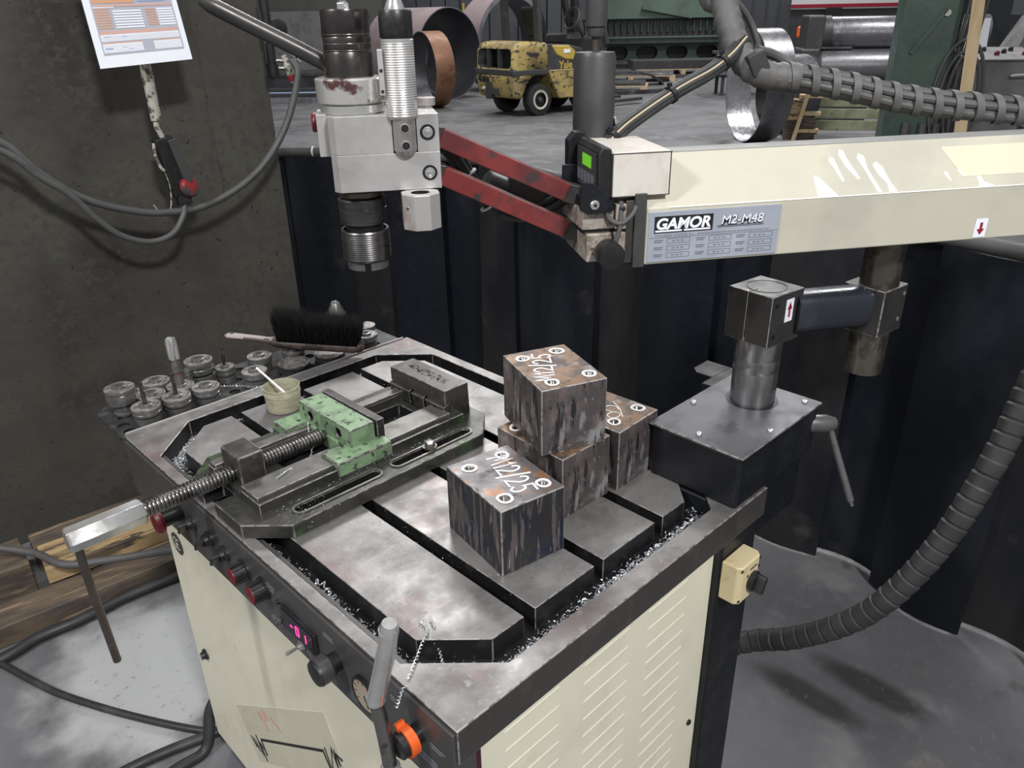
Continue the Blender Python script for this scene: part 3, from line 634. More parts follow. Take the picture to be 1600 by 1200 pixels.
# ================================================================== TAP HOLDERS
def holder(label, x, y, h, r=.029, tap=None, dark=False, z=TR, stem=False, boss=True, low=False):
    t = thing('tap_holder', label, 'tap holder', (x, y, z), random.uniform(0, 1), 'tap holders on the tray')
    m = 'holder_dark' if dark else 'holder'
    if stem: prof = [(.019, 0), (.021, .003), (.021, .006), (.018, .008), (.020, h*.45), (r*.98, h*.47), (r, h*.5), (r, h-.012), (r*.96, h-.010), (r*1.02, h-.008), (r*1.02, h-.002), (r*.98, h)]
    elif low: prof = [(r*.9, 0), (r, .003), (r, h*.55), (r*.93, h*.6), (r*1.0, h*.7), (r*.98, h)]
    else: prof = [(r*.93, 0), (r*.95, .002), (r*.95, h*.40), (r*.86, h*.43), (r*.86, h*.50), (r*.98, h*.52), (r*1.0, h*.56), (r*1.0, h*.70), (r*.96, h*.73), (r*1.0, h*.77), (r*.99, h-.001), (r*.97, h)]
    prof += [(r*.86, h), (r*.84, h-.0022), (r*.5, h-.0022), (r*.47, h-.001)]
    if not tap and not low: prof += [(r*.47, h+.0045), (r*.44, h+.005), (r*.22, h+.005), (r*.20, h-.006), (.0005, h-.006)]
    elif low: prof += [(r*.45, h), (r*.38, h-.004), (.0005, h-.006)]
    else: prof += [(r*.47, h+.0035), (r*.44, h+.004), (.0005, h+.004)]
    mk('holder_body', G().lathe(prof, (0, 0, 0), (0, 0, 1), 32), m, t, world=False)
    mk('recess_ring', G().lathe([(r*.84, h-.0022), (r*.83, h-.0014), (r*.52, h-.0014), (r*.51, h-.0022)], (0, 0, 0), (0, 0, 1), 32), 'holder_dark', t, world=False)
    mk('rim_ring', G().lathe([(r*.995, h-.0012), (r*.985, h+.0003), (r*.875, h+.0003), (r*.865, h-.0006)], (0, 0, 0), (0, 0, 1), 32), 'worn', t, world=False)
    if not low: mk('neck_groove', G().lathe([(r*.862, h*.425), (r*.885, h*.44), (r*.885, h*.49), (r*.862, h*.505)], (0, 0, 0), (0, 0, 1), 32), 'groove', t, world=False) if not stem else None
    g = G()
    for k in range(6):
        q = k*PI/3; g.lathe([(.0016, 0), (.0012, .0006)], (r*.68*math.cos(q), r*.68*math.sin(q), h-.0014), (0, 0, 1), 8)
    mk('ball_detent', g, 'groove', t, world=False)
    if tap:
        ln, tr, big = tap
        if big:
            mk('tap_shank', G().lathe([(tr*.8, 0), (tr*.8, ln*.45), (tr*.62, ln*.5), (tr*.62, ln*.62)], (0, 0, h+.003), (0, 0, 1), 20), 'holder', t, world=False)
            mk('colour_ring', G().lathe([(tr*.83, 0), (tr*.83, .0022)], (0, 0, h+ln*.28), (0, 0, 1), 20), 'redplastic', t, world=False)
            g = G(); n = 4
            for k in range(n):
                pr_ = []
                for i in range(15):
                    u = i/14; q = 2*PI*k/n+u*.9; rr = tr*(1.0 if u < .85 else 1.0-.30*(u-.85)/.15)
                    pr_.append(Vector((rr*.52*math.cos(q), rr*.52*math.sin(q), h+.003+ln*(.56+.44*u))))
                g.tube(pr_, tr*.42, 8)
            g.lathe([(tr*.50, 0), (tr*.50, ln*.40)], (0, 0, h+.003+ln*.58), (0, 0, 1), 14)
            for i in range(16):
                zz = h+.003+ln*(.62+.022*i); g.lathe([(tr*.93, -.0007), (tr*1.02, 0), (tr*.93, .0007)], (0, 0, zz), (0, 0, 1), 14) if False else None
            mk('tap_flutes', g, 'silver', t, world=False)
        else:
            mk('tap_shank', G().lathe([(tr*1.15, 0), (tr*1.15, ln*.55), (tr*.9, ln*.56), (tr*1.05, ln*.6), (tr*1.05, ln*.9), (tr*.25, ln)], (0, 0, h+.003), (0, 0, 1), 10), 'blacksteel', t, world=False)
            g = G()
            for k in range(3):
                q = 2*PI*k/3; g.bar((tr*.8*math.cos(q), tr*.8*math.sin(q), h+ln*.62), (tr*.8*math.cos(q), tr*.8*math.sin(q), h+ln*.9), tr*.8, tr*.8, (math.cos(q), math.sin(q), 0))
            mk('tap_flutes', g, 'holder', t, world=False)
    return t
random.seed(5)
holder('squat tap holder with thin black tap, first of the front row at the near end', .067, 1.045, .036, tap=(.052, .0036, False))
holder('tap holder with a thin tap, second in the front row from the near end', .131, 1.045, .035, tap=(.050, .0036, False))
holder('tap holder without a tap, third in the front row from the near end', .194, 1.043, .036)
holder('tap holder without a tap right behind the two front thin taps', .099, 1.098, .033)
holder('tap holder carrying the large fluted tap with a red ring', .161, 1.096, .033, tap=(.105, .0125, True))
holder('tap holder without a tap in the back row behind the large fluted tap', .130, 1.150, .036)
holder('small tap holder half hidden between the tall holder and the back row', .081, 1.148, .028, .019)
holder('tall stepped tap holder at the near outer corner of the tray', .046, 1.118, .060, .030, stem=True)
holder('raised tap holder without a tap left of the holder with the slim tap', .226, 1.140, .058, .031)
holder('tap holder with a slim upright tap behind the raised holder', .272, 1.113, .035, .022, tap=(.046, .003, False))
holder('tap holder behind the stick brush, the farther of two close holders', .357, 1.112, .036, .028)
holder('tap holder left of the plastic jar, the nearer of two close holders', .309, 1.046, .034, .028)
holder('wide black ring holder lying low behind the plastic jar', .409, 1.048, .021, .037, dark=True, low=True)
holder('black ring holder partly covered by the hand brush', .504, 1.046, .017, .036, dark=True, low=True)
holder('tap holder hidden under the bristle end of the hand brush', .437, 1.098, .030, .027)
holder('round tap holder at the far tray end in front of another ring', .610, 1.043, .033, .027)
holder('ring shaped tap holder at the far corner of the tray', .645, 1.098, .033, .026, low=True)
pn = thing('knurled_pin', 'small ribbed steel pin standing behind the large fluted tap', 'pin', (.193, 1.125, TR))
mk('pin_body', G().lathe([(.006, 0), (.006, .02)]+[x for k in range(4) for x in ((.0085, .021+k*.008), (.0085, .0255+k*.008), (.006, .026+k*.008), (.006, .0285+k*.008))], (.193, 1.125, TR), (0, 0, 1), 18), 'holder', pn)
dc = thing('drill_chuck', 'small conical drill chuck standing behind the hand brush bristles', 'drill chuck', (.598, 1.152, TR))
mk('chuck_body', G().lathe([(.024, 0), (.024, .03), (.022, .034), (.023, .040), (.023, .066), (.012, .090), (.0105, .093), (.0075, .093), (.006, .085), (.0005, .085)], (.598, 1.152, TR), (0, 0, 1), 28), 'holder', dc)
g = G()
for k in range(18):
    q = 2*PI*k/18; g.obox((.598+.0235*math.cos(q), 1.152+.0235*math.sin(q), TR+.053), (.0025, .0022, .024), q)
mk('chuck_teeth', g, 'holder_dark', dc)
for k in range(3):
    q = 2*PI*k/3+.4; mk('chuck_jaw', G().obox((.598+.0045*math.cos(q), 1.152+.0045*math.sin(q), TR+.093), (.005, .004, .008), q), 'silver', dc)

# ================================================================== HAND BRUSH
hb = thing('hand_brush', 'wooden hand brush with black bristles upward lying on the tap holders', 'brush', (.45, 1.07, .93))
bo_ = Vector((.330, 1.222, .946)); be = Vector((.552, .972, .926))
bt = (be-bo_).normalized(); bn = Vector((bt.y, -bt.x, 0)).normalized(); bu = bt.cross(bn); bu = bu if bu.z > 0 else -bu
BLn = (be-bo_).length
def brushsec(u):   # half width and (bottom, top) along the brush
    pts = [(0, .004, .004, .009), (.02, .010, .001, .013), (.06, .011, 0, .014), (.24, .010, -.001, .011), (.32, .011, -.004, .009), (.38, .019, -.010, .011), (.45, .022, -.011, .011), (.94, .022, -.011, .011), (.985, .020, -.010, .016), (1, .016, -.007, .016)]
    for a, b in zip(pts[:-1], pts[1:]):
        if a[0] <= u <= b[0]:
            k = (u-a[0])/(b[0]-a[0]); return [a[i]+(b[i]-a[i])*k for i in (1, 2, 3)]
    return pts[-1][1:]
g = G(); vs = []; NS = 48
for i in range(NS+1):
    u = i/NS; hw, zb, zt = brushsec(u)
    for k in range(10):
        q = 2*PI*k/10; c_ = math.copysign(abs(math.cos(q))**.6, math.cos(q)); s_ = math.copysign(abs(math.sin(q))**.6, math.sin(q))
        vs.append(bo_+bt*(u*BLn)+bn*(hw*c_)+bu*((zb+zt)/2+(zt-zb)/2*s_))
fs = [(j*10+i, j*10+(i+1) % 10, (j+1)*10+(i+1) % 10, (j+1)*10+i) for j in range(NS) for i in range(10)]+[tuple(range(9, -1, -1)), tuple(NS*10+i for i in range(10))]
g.add(vs, fs)
for fi, f in enumerate(g.f):
    cc = sum((g.v[i] for i in f), Vector())/len(f); uu_ = (cc-bo_).dot(bt)/BLn
    if uu_ < .36 and (cc-bo_-bt*(uu_*BLn)).dot(bu) > .0085: g.m[fi] = 1
mk('brush_back', g, ['handle_wood', 'handle_pale'], hb, sharp=60)
mk('hanging_hole', G().lathe([(.0045, 0), (.0045, .0006)], bo_+bt*(.055*BLn)+bu*.0136, bu, 16), 'handle_wood', hb)
g = G(); random.seed(21)
for i in range(5200):
    u = random.uniform(.40, .965); v = random.uniform(-.019, .019)
    p = bo_+bt*(u*BLn)+bn*v+bu*.008
    ln = min(.095, random.gauss(.069, .007))*(1.06 if u < .6 else .95)
    q = p+bu*ln+bt*(random.gauss(0, .0045)+(u-.68)*.05)+bn*(random.gauss(0, .004)+v*.35)
    d = Vector((random.uniform(-1, 1), random.uniform(-1, 1), 0)).normalized()*.0012; e2 = Vector((-d.y, d.x, 0))
    g.add([p+d, p-d*.5+e2*.8, p-d*.5-e2*.8, q], [(0, 1, 3), (1, 2, 3), (2, 0, 3)])
o = mk('bristles', g, 'bristle', hb, sharp=180); o['kind'] = 'stuff'

# ================================================================== COLUMN WITH SWING LINK
cl = thing('swing_column', 'black column box with steel pillar and two clamp blocks joined by a swing link', 'column', (.735, .09, TZ))
cbx = mk('column_box', G().box(.602, .868, .003, .176, .9005, .996), 'blackpaint', cl, .006)
mk('box_lower_skirt', G().box(.704, .868, .02, .176, .78, .9), 'blackpaint', cl, .004)
tpl = mk('cover_plate', G().box(.599, .872, -.001, .181, .996, 1.0005), 'plate_top', cl, .003, edge='worn_dim')
g = G()
for (x, y) in ((.712, .165), (.619, .093), (.710, .014), (.848, .022), (.85, .16)):
    mk('cover_screw', G().lathe([(.0052, 0), (.0052, .003), (.0042, .0042), (.002, .0043), (.002, .0025), (.0004, .0025)], (x, y, 1.0005), (0, 0, 1), 14), 'silver', tpl)
mk('pillar_gap', G().lathe([(.046, 0), (.046, .0006)], (.798, .098, 1.0005), (0, 0, 1), 36), 'groove', tpl)
mk('pillar', G().lathe([(.0395, 0), (.0395, .062), (.0391, .063), (.0395, .064), (.0395, .085), (.0391, .086), (.0395, .087), (.0395, .13)], (.798, .098, 1.0), (0, 0, 1), 48), 'pillar', cl)
mk('rear_tab', G().prism([(.835, .20), (.90, .20), (.90, .255), (.85, .255), (.835, .24)], .985, .997), 'blackpaint', cl, .002)
mk('rear_bracket', G().box(.80, .90, .176, .205, .90, .997), 'blackpaint', cl, .002)
def clampblock(name, cx, cy, z0, z1, a, rz):
    c1 = mk(name, G().obox((cx, cy, (z0+z1)/2), (a, a, z1-z0), rz), 'clamp', cl, .002, edge='worn')
    return c1
RZ1 = R(-7)
cA = clampblock('clamp_block', .802, .099, 1.122, 1.212, .088, RZ1)
fA = lambda u, v, z: Vector((.802, .099, z)) + Matrix.Rotation(RZ1, 3, 'Z') @ Vector((u, v, 0))
sl = G().obox(fA(-.035, .003, 1.167)-Vector((.735, .09, TZ)), (.030, .0022, .2), RZ1)
cut(cA, sl, 'groove')
g = G().ribbon([fA(0, 0, 1.2122)+Vector((.033*math.cos(2*PI*k/36), .033*math.sin(2*PI*k/36), 0)) for k in range(37)], .0007, (0, 0, 1))
mk('bore_ring', g, 'edge_dark', cA)
for (u, z) in ((-.030, 1.195), (-.030, 1.140)):
    mk('clamp_screw_hole', G().lathe([(.004, 0), (.004, .0008)], fA(u, -.0441, z), fA(0, -1, 0)-fA(0, 0, 0), 14), 'groove', cA)
def arrowsticker(name, par, base, up, w, h, red, world=True):
    o = mk(name, G().add([base(v) for v in ((0,0,0),(w,0,0),(w,h,0),(0,h,0),(0,0,.0006),(w,0,.0006),(w,h,.0006),(0,h,.0006))], [(0,3,2,1),(4,5,6,7),(0,1,5,4),(1,2,6,5),(2,3,7,6),(3,0,4,7)]), 'p_white', par, world=world)
    k = 1 if up else -1; cx, cy = w/2, h/2
    pl = [(-.10*w, -.30*h*k), (.10*w, -.30*h*k), (.10*w, .05*h*k), (.30*w, .05*h*k), (0, .36*h*k), (-.30*w, .05*h*k), (-.10*w, .05*h*k)]
    if k < 0: pl = pl[::-1]
    g = G().prism([(cx+a, cy+b) for a, b in pl], .0004, .0012); g.map(base)
    mk('red_arrow', g, red, o, world=world)
    return o
q7 = Matrix.Rotation(RZ1, 3, 'Z')
arrowsticker('arrow_sticker', cA, basis(fA(-.004, -.0442, 1.160), q7 @ Vector((1, 0, 0)), (0, 0, 1), q7 @ Vector((0, -1, 0))), True, .021, .040, 'darkred')['label'] = 'white sticker with a red arrow pointing up'
RZ2 = R(-7)
rodx, rody = .979, -.019
cB = clampblock('clamp_block', .976, -.016, 1.118, 1.202, .076, RZ2)
for (u, z) in ((.028, 1.186), (.022, 1.140)):
    v = Vector((.976, -.016, z)) + Matrix.Rotation(RZ2, 3, 'Z') @ Vector((u, -.0382, 0))
    mk('clamp_screw_hole', G().lathe([(.004, 0), (.004, .0008)], v, Matrix.Rotation(RZ2, 3, 'Z') @ Vector((0, -1, 0)), 14), 'silver', cB)
# link tube: rounded rectangle swept between the two clamps
d_ = Vector((.976-.802, -.016-.099, 0)).normalized(); n_ = Vector((-d_.y, d_.x, 0))
rr_ = []
for k in range(20):
    q = 2*PI*k/20; rr_.append((.030*math.copysign(abs(math.cos(q))**.75, math.cos(q)), .036*math.copysign(abs(math.sin(q))**.55, math.sin(q))))
g = G(); vs = []
for u in (.046, .196):
    for a, b in rr_: vs.append(Vector((.802, .099, 1.166)) + d_*u + n_*(a-.008) + Vector((0, 0, b)))
g.add(vs, [(i, (i+1) % 20, 20+(i+1) % 20, 20+i) for i in range(20)]+[tuple(range(19, -1, -1)), tuple(range(20, 40))])
mk('swing_link', g, 'link', cl)
mk('link_screw', G().lathe([(.004, 0), (.004, .003), (.002, .004)], (.935, -.012, 1.197), (0, 0, 1), 12), 'silver', cl)
mk('pivot_tube', G().lathe([(.029, 0), (.0325, .001), (.0325, .262)], (rodx, rody, 1.035), (0, 0, 1), 40), 'rustrod', cl)
K['stub0'] = mat('dull_turned_steel', (.20, .195, .195), .34, .65, [((.13, .125, .12), 20, .5, .66)])
lv_ = mk('lever_hub', G().lathe([(.0150, -.01), (.0165, .002), (.0165, .030), (.0115, .048), (.004, .049)], (.862, .012, .957), (.80, -.59, -.10), 28), 'stub0', cl)
mk('lever_rod', G().cyl((.892, -.010, .952), (.897, -.072, .812), .0062, .0068, 16).cyl((.897, -.072, .812), (.8973, -.077, .802), .0042, .0034, 14), 'stub0', lv_)

# ================================================================== ARM (local frame: x along the beam, y away from the camera)
AZ = R(-33.53)
ar = thing('tapping_boom', 'cream painted swing arm with a nameplate and a small display box', 'machine arm', (.5375, .166, 1.30), AZ)
def A(name, g, m, par=None, bevel=0., seg=2):
    g.v = [v-Vector((0, 0, 1.30)) for v in g.v]; return mk(name, g, m, par or ar, bevel, seg, world=False)
tz = lambda t, z, s: (s, t, z)
bm_ = G().prism([(0, 1.295), (0, 1.379), (.060, 1.447), (.100, 1.447), (.160, 1.379), (.160, 1.295)][::-1], 0, .98, fn=tz)
beam = A('arm_beam', bm_, 'cream_arm', None, .003)
K['mid_grey'] = mat('mid_grey_cover', (.34, .34, .33), .55)
A('top_cover', G().box(.02, .98, .0605, .0995, 1.4468, 1.4482), 'mid_grey', beam)  # even grey strip over the flat top of the beam
npl = A('nameplate', G().box(.004, .212, -.0016, .0003, 1.299, 1.374), 'label_silver', ar, .0004); npl['label'] = 'silver nameplate reading GAMOR M2-M48'
def onface(g, s, z, t=-.0017): g.map(basis((s, t, z), (1, 0, 0), (0, 0, 1), (0, -1, 0))); return g
A('logo_panel', onface(G().box(0, .091, 0, .0245, 0, .0005), .013, 1.3425), 'ink', npl)
g = textmesh('GAMOR', .0205, .0003, .18, .0007, spacing=1.0)
w0 = max(v.x for v in g.v); g.v = [Vector((v.x*.086/w0, v.y*1.08, v.z)) for v in g.v]
A('logo_letters', onface(g, .0145, 1.3485, -.0026), 'p_white', npl)
A('logo_underline', onface(G().box(0, .041, 0, .0024, 0, .0005).box(.0445, .086, 0, .0024, 0, .0005), .0145, 1.3442, -.0023), 'p_white', npl)
for nm_, dx, dz, t_, m_, bo2 in (('model_letter_shadow', .0009, -.0007, -.0019, 'ink', .0007), ('model_letters', 0, 0, -.0026, 'p_white', .0)):
    g = textmesh('M2-M48', .0185, .0003, .15, bo2); w0 = max(v.x for v in g.v); g.v = [Vector((v.x*.068/w0, v.y, v.z)) for v in g.v]
    A(nm_, onface(g, .1165+dx, 1.3500+dz, t_), m_, npl)
A('model_underline', onface(G().box(0, .074, 0, .0006, 0, .0004).box(0, .074, -.0018, -.0012, 0, .0004), .112, 1.3475), 'ink', npl)
A('divider_line', onface(G().box(0, .204, 0, .0005, 0, .0004), .006, 1.3355), 'ink_grey', npl)
g = textmesh('TALLERES GAMOR S.L.', .0040, .0002); w0 = max(v.x for v in g.v); g.v = [Vector((v.x*.062/w0, v.y, v.z)) for v in g.v]
for k in range(22): g.box(.068+k*.0052, .0718+k*.0052, .0006, .0018, 0, .0003)
A('maker_line', onface(g, .014, 1.3372), 'ink_grey', npl)
g = G()
for ci, (x0, x1) in enumerate(((.028, .064), (.094, .130), (.158, .196))):
    for r_ in range(3):
        z = .0265-r_*.0108
        for (a, b, c_, d) in ((x0, x1, z, z+.0005), (x0, x1, z+.0070, z+.0075), (x0, x0+.0005, z, z+.0075), (x1-.0005, x1, z, z+.0075)): g.box(a, b, c_, d, 0, .0004)
        for i in range(3): g.box(x0+.008+i*.007, x0+.012+i*.007, z+.0030, z+.0042, 0, .0004)
        g.box(x0-.020, x0-.006, z+.0045, z+.0058, 0, .0004); g.box(x0-.020, x0-.008, z+.0018, z+.0030, 0, .0004)
A('data_fields', onface(g, .006, 1.3000), 'ink_grey', npl)
ss = arrowsticker('arrow_sticker', ar, basis((.555, -.0004, -.0008), (1, 0, 0), (0, 0, 1), (0, -1, 0)), False, .022, .030, 'darkred', world=False); ss['label'] = 'pale sticker with a red arrow pointing down'
# slanted face marks: white touch-up streaks and the yellowed film
sn = Vector((0, -.068, .060)).normalized(); sv = Vector((0, .060, .068)).normalized()
slope = basis((0, 0, 1.379-1.30), (1, 0, 0), sv, sn)
def onslope(g): g.v = [slope(v) for v in g.v]; return g
def blobpoly(pts): return G().prism(pts, -.0001, .0006)
for i, pl in enumerate(([(.272, .0015), (.305, .001), (.283, .032), (.276, .038), (.272, .034)], [(.318, .024), (.322, .026), (.314, .066), (.308, .068), (.305, .062)], [(.345, .026), (.349, .029), (.336, .064), (.334, .078), (.327, .080), (.324, .070), (.330, .05)],
                        [(.372, .002), (.379, .003), (.366, .045), (.366, .066), (.358, .072), (.353, .064), (.360, .044)], [(.391, .002), (.405, .002), (.398, .018), (.392, .046), (.383, .056), (.376, .050), (.381, .032), (.392, .016)],
                        [(.500, .014), (.503, .016), (.499, .030), (.494, .032), (.494, .026)], [(.524, .022), (.528, .024), (.522, .034), (.518, .032)], [(.548, .001), (.575, .002), (.558, .010), (.556, .020), (.548, .020), (.549, .010)])):
    mk('paint_streak', onslope(blobpoly(pl)), 'whitepaint', beam, world=False)
mk('yellowed_film', onslope(G().prism([(.525, .021), (.80, .021), (.80, .075), (.502, .075)], -.0001, .0004)), 'sticker', beam, world=False)
mk('paint_streak', onslope(G().prism([(.035, -.0006), (.98, -.0006), (.98, .0012), (.035, .0012)], -.0001, .0005)), 'whitepaint', beam, world=False)
# end fittings
A('end_plate', G().box(-.018, 0, -.002, .162, 1.293, 1.402), 'darkgrey', ar, .001)
A('end_plate_lip', G().box(-.030, -.018, .002, .155, 1.300, 1.392), 'edge_dark', ar, .001)
K['greasy'] = mat('greasy_cast_plate', (.42, .38, .33), .5, .3, [((.25, .20, .16), 60, .48, .6), ((.06, .05, .045), 70, .62, .68)])
cp = A('carrier_plate', G().box(-.046, -.030, .0, .145, 1.352, 1.388).box(-.046, -.030, .0, .145, 1.304, 1.347), 'greasy', ar, .001)
for z in (1.382, 1.316): A('plate_bolt', G().lathe([(.0045, 0), (.0045, .002), (.003, .003)], (-.037, -.0005, z), (0, -1, 0), 12), 'ink', cp)
A('slide_block', G().box(-.094, -.046, .006, .12, 1.352, 1.380), 'greasy', ar, .002)
A('slide_block_lower', G().box(-.088, -.050, .002, .12, 1.305, 1.347), 'greasy', ar, .002)
A('slide_slit', G().box(-.092, -.047, .010, .118, 1.346, 1.353), 'groove', ar)
A('lock_knob', G().lathe([(.012, 0), (.012, .006), (.0175, .008), (.0195, .012), (.0195, .036), (.0185, .039), (.012, .040)], (-.060, .004, 1.322), (0, -1, 0), 36), 'black', ar)
A('pivot_plate', G().prism([(-.101, 1.384), (-.090, 1.378), (-.060, 1.378), (-.058, 1.402), (-.080, 1.420), (-.099, 1.424)], -.006, .0, fn=lambda s, z, t: (s, t, z)), 'blackpaint', ar, .001)
A('pivot_plate', G().prism([(-.101, 1.384), (-.090, 1.378), (-.040, 1.378), (-.040, 1.402), (-.080, 1.430), (-.099, 1.430)], .100, .106, fn=lambda s, z, t: (s, t, z)), 'blackpaint', ar, .001)
A('pivot_core', G().box(-.090, -.050, 0, .10, 1.379, 1.396), 'blackpaint', ar)
pb = A('pivot_bolt', G().lathe([(.0068, 0), (.0068, .002), (.0055, .0035)], (-.080, -.006, 1.391), (0, -1, 0), 20), 'silver', ar)
A('bolt_socket', G().lathe([(.0025, 0), (.0025, .0006)], (-.080, -.0096, 1.391), (0, -1, 0), 6), 'ink', pb)
A('small_hole', G().lathe([(.002, 0), (.002, .0005)], (-.083, -.006, 1.410), (0, -1, 0), 10), 'ink', ar)
A('side_bracket', G().prism([(-.086, 1.405), (-.060, 1.405), (-.060, 1.474), (-.075, 1.474), (-.086, 1.462)], .118, .140, fn=lambda s, z, t: (s, t, z)), 'blackpaint', ar, .001)
# display box
db = A('display_box', G().box(-.054, .034, .001, .150, 1.397, 1.460), 'cream_box', ar, .0025); db['label'] = 'pale box housing the green display'
g = G()
for (a, b, c_, d) in ((-.054, .034, 1.4578, 1.4590), (-.054, .034, 1.398, 1.3992), (-.0535, -.0523, 1.398, 1.459), (.0323, .0335, 1.398, 1.459)): g.box(a, b, .0004, .0012, c_, d)
A('box_seam', g, 'rod', db)
A('box_foot', G().box(-.048, .006, .012, .14, 1.390, 1.398), 'darkgrey', db)
bz = A('display_bezel', G().prism([(-.055, 1.392), (-.070, 1.394), (-.0745, 1.400), (-.0745, 1.461), (-.068, 1.469), (-.055, 1.466)], -.001, .112, fn=lambda s, z, t: (s, t, z)), 'black', ar, .003); bz['label'] = 'black display bezel with keys and a green screen'
A('display_face', G().box(-.0757, -.0743, .008, .104, 1.404, 1.458), 'darkgrey', bz)
A('green_screen', G().box(-.0765, -.0753, .030, .074, 1.435, 1.4515), 'glassgreen', bz)
for k in range(5): A('membrane_key', G().box(-.0765, -.0753, .016+k*.0175, .029+k*.0175, 1.411, 1.427), 'ink_grey', bz)
A('looped_cable', G().tube(smooth([(-.062, .012, 1.400), (-.058, .002, 1.372), (-.040, -.006, 1.362), (-.020, -.002, 1.376), (-.012, .006, 1.396)], 8), .0034, 10), 'cable', ar)
A('drop_cable', G().tube(smooth([(-.038, .003, 1.392), (-.040, -.005, 1.36), (-.046, -.005, 1.335), (-.052, .002, 1.322)], 6), .0034, 10), 'cable', ar)
# balance cylinder behind the display box
A('balance_cylinder', G().lathe([(.0325, 0), (.0325, .128), (.030, .135), (.014, .136)], (-.030, .178, 1.447), (0, 0, 1), 44), 'cylgrey', ar)
A('piston_rod', G().lathe([(.0062, 0), (.0062, .03)]+[x for k in range(6) for x in ((.0066, .004+k*.004), (.0058, .006+k*.004))][:0], (-.0295, .178, 1.582), (0, 0, 1), 20), 'rod', ar)
A('rod_cup', G().lathe([(.012, 0), (.013, .004), (.013, .012), (.016, .014), (.0165, .040), (.017, .075)], (-.0295, .178, 1.604), (0, 0, 1), 32), 'cylgrey', ar)
A('cylinder_strap', G().obox((.006, .178, 1.465), (.003, .030, .045), 0, M=Matrix.Rotation(R(-12), 3, 'Y')), 'bright', ar)
# parallelogram bars in red
for (sl_, zl, sr, zr) in ((-.287, 1.484, -.105, 1.398), (-.287, 1.432, -.105, 1.343)):
    A('red_linkage_bar', G().bar((sl_, .066, zl), (sr, .066, zr), .030, .026, (0, 0, 1)), 'red', ar, .0015)
    for (s, z, dx) in ((sl_, zl, -1), (sr, zr, 1)):
        A('pivot_fork', G().bar((s-dx*.004, .066, z), (s+dx*.020, .066, z-dx*.006), .026, .028, (0, 0, 1)), 'clamp', ar, .002, 2)
    A('fork_stem', G().bar((sr+.014, .066, zr-.006), (-.080, .066, zr-.002 if zr < 1.36 else 1.392), .020, .024), 'greasy', ar)
A('hydraulic_hose', G().tube(smooth([(-.292, .10, 1.480), (-.27, .095, 1.462), (-.235, .095, 1.405), (-.205, .10, 1.370), (-.165, .105, 1.352), (-.12, .10, 1.362), (-.085, .09, 1.388)], 8), .0062, 12), 'cable_dark', ar)
A('hydraulic_hose', G().tube(smooth([(-.292, .115, 1.492), (-.262, .108, 1.465), (-.228, .108, 1.405), (-.200, .112, 1.379), (-.165, .118, 1.362), (-.12, .112, 1.372), (-.085, .10, 1.398)], 8), .0062, 12), 'cable_dark', ar)
A('hydraulic_hose', G().tube(smooth([(-.292, .09, 1.476), (-.268, .095, 1.455), (-.238, .098, 1.405), (-.198, .105, 1.362)], 8), .0105, 12), 'cable_dark', ar)
for (s, z) in ((-.245, 1.425), (-.215, 1.376)): A('cable_tie', G().lathe([(.0135, 0), (.0145, .0005), (.0145, .0025), (.0135, .003)], (s, .102, z), (.5, 0, -.85), 18), 'white', ar)
A('junction_canister', G().lathe([(.020, 0), (.022, .002), (.022, .030), (.016, .033)], (-.216, .120, 1.404), (.75, .1, -.35), 28), 'cylgrey', ar)
A('cable_box', G().obox((-.155, .125, 1.385), (.062, .022, .044), 0, M=Matrix.Rotation(R(24), 3, 'Y')), 'darkgrey', ar, .002)

# ================================================================== TAPPING HEAD
hd = thing('spindle_unit', 'aluminium tapping head with dark spindle motor, ribbed grip and chuck', 'tapping head', (.5375, .166, 1.30), AZ)
def H(name, g, m, par=None, bevel=0., seg=2):
    g.v = [v-Vector((0, 0, 1.30)) for v in g.v]; return mk(name, g, m, par or hd, bevel, seg, world=False)
SX, ST_ = -.402, .072
K['stub'] = mat('brownish_turned_steel', (.36, .34, .33), .32, .6, [((.24, .20, .18), 20, .5, .66)])
hb_ = H('head_block', G().prism([(-.4285, .020), (-.292, .020), (-.292, .128), (-.437, .128), (-.437, .030)], 1.4712, 1.520), 'bright', None, .0006)
H('head_block_lower', G().prism([(-.4285, .020), (-.292, .020), (-.292, .128), (-.437, .128), (-.437, .030)], 1.422, 1.471), 'bright', None, .0006)
cut(hb_, G().cyl((-.338, .022, 1.468-1.3), (-.338, .022, 1.6-1.3), .0165), None)
H('side_plate', G().box(-.452, -.437, .050, .115, 1.466, 1.521), 'bright', None, .001)
H('red_end_cap', G().lathe([(.012, 0), (.013, .002), (.013, .005), (.011, .007)], (-.452, .078, 1.508), (-1, 0, 0), 24), 'redplastic')
H('motor_neck', G().lathe([(.040, 0), (.0435, .003), (.0435, .012), (.040, .014)], (SX, ST_, 1.519), (0, 0, 1), 44), 'silver')
H('motor_collar', G().lathe([(.043, 0), (.046, .002), (.047, .030), (.0455, .032), (.033, .0325)], (SX, ST_, 1.533), (0, 0, 1), 48), 'silver_stain')
H('spindle_motor', G().lathe([(.0322, 0), (.0318, .030), (.0312, .031), (.0318, .033), (.0318, .048), (.0313, .049), (.0318, .050), (.0315, .078), (.0305, .081), (.012, .0812)], (SX, ST_, 1.5655), (0, 0, 1), 48), 'blacksteel')
for z in (1.598, 1.606, 1.617): H('groove_line', G().lathe([(.03185, 0), (.03195, .0003), (.03185, .0006)], (SX, ST_, z), (0, 0, 1), 48), 'holder')
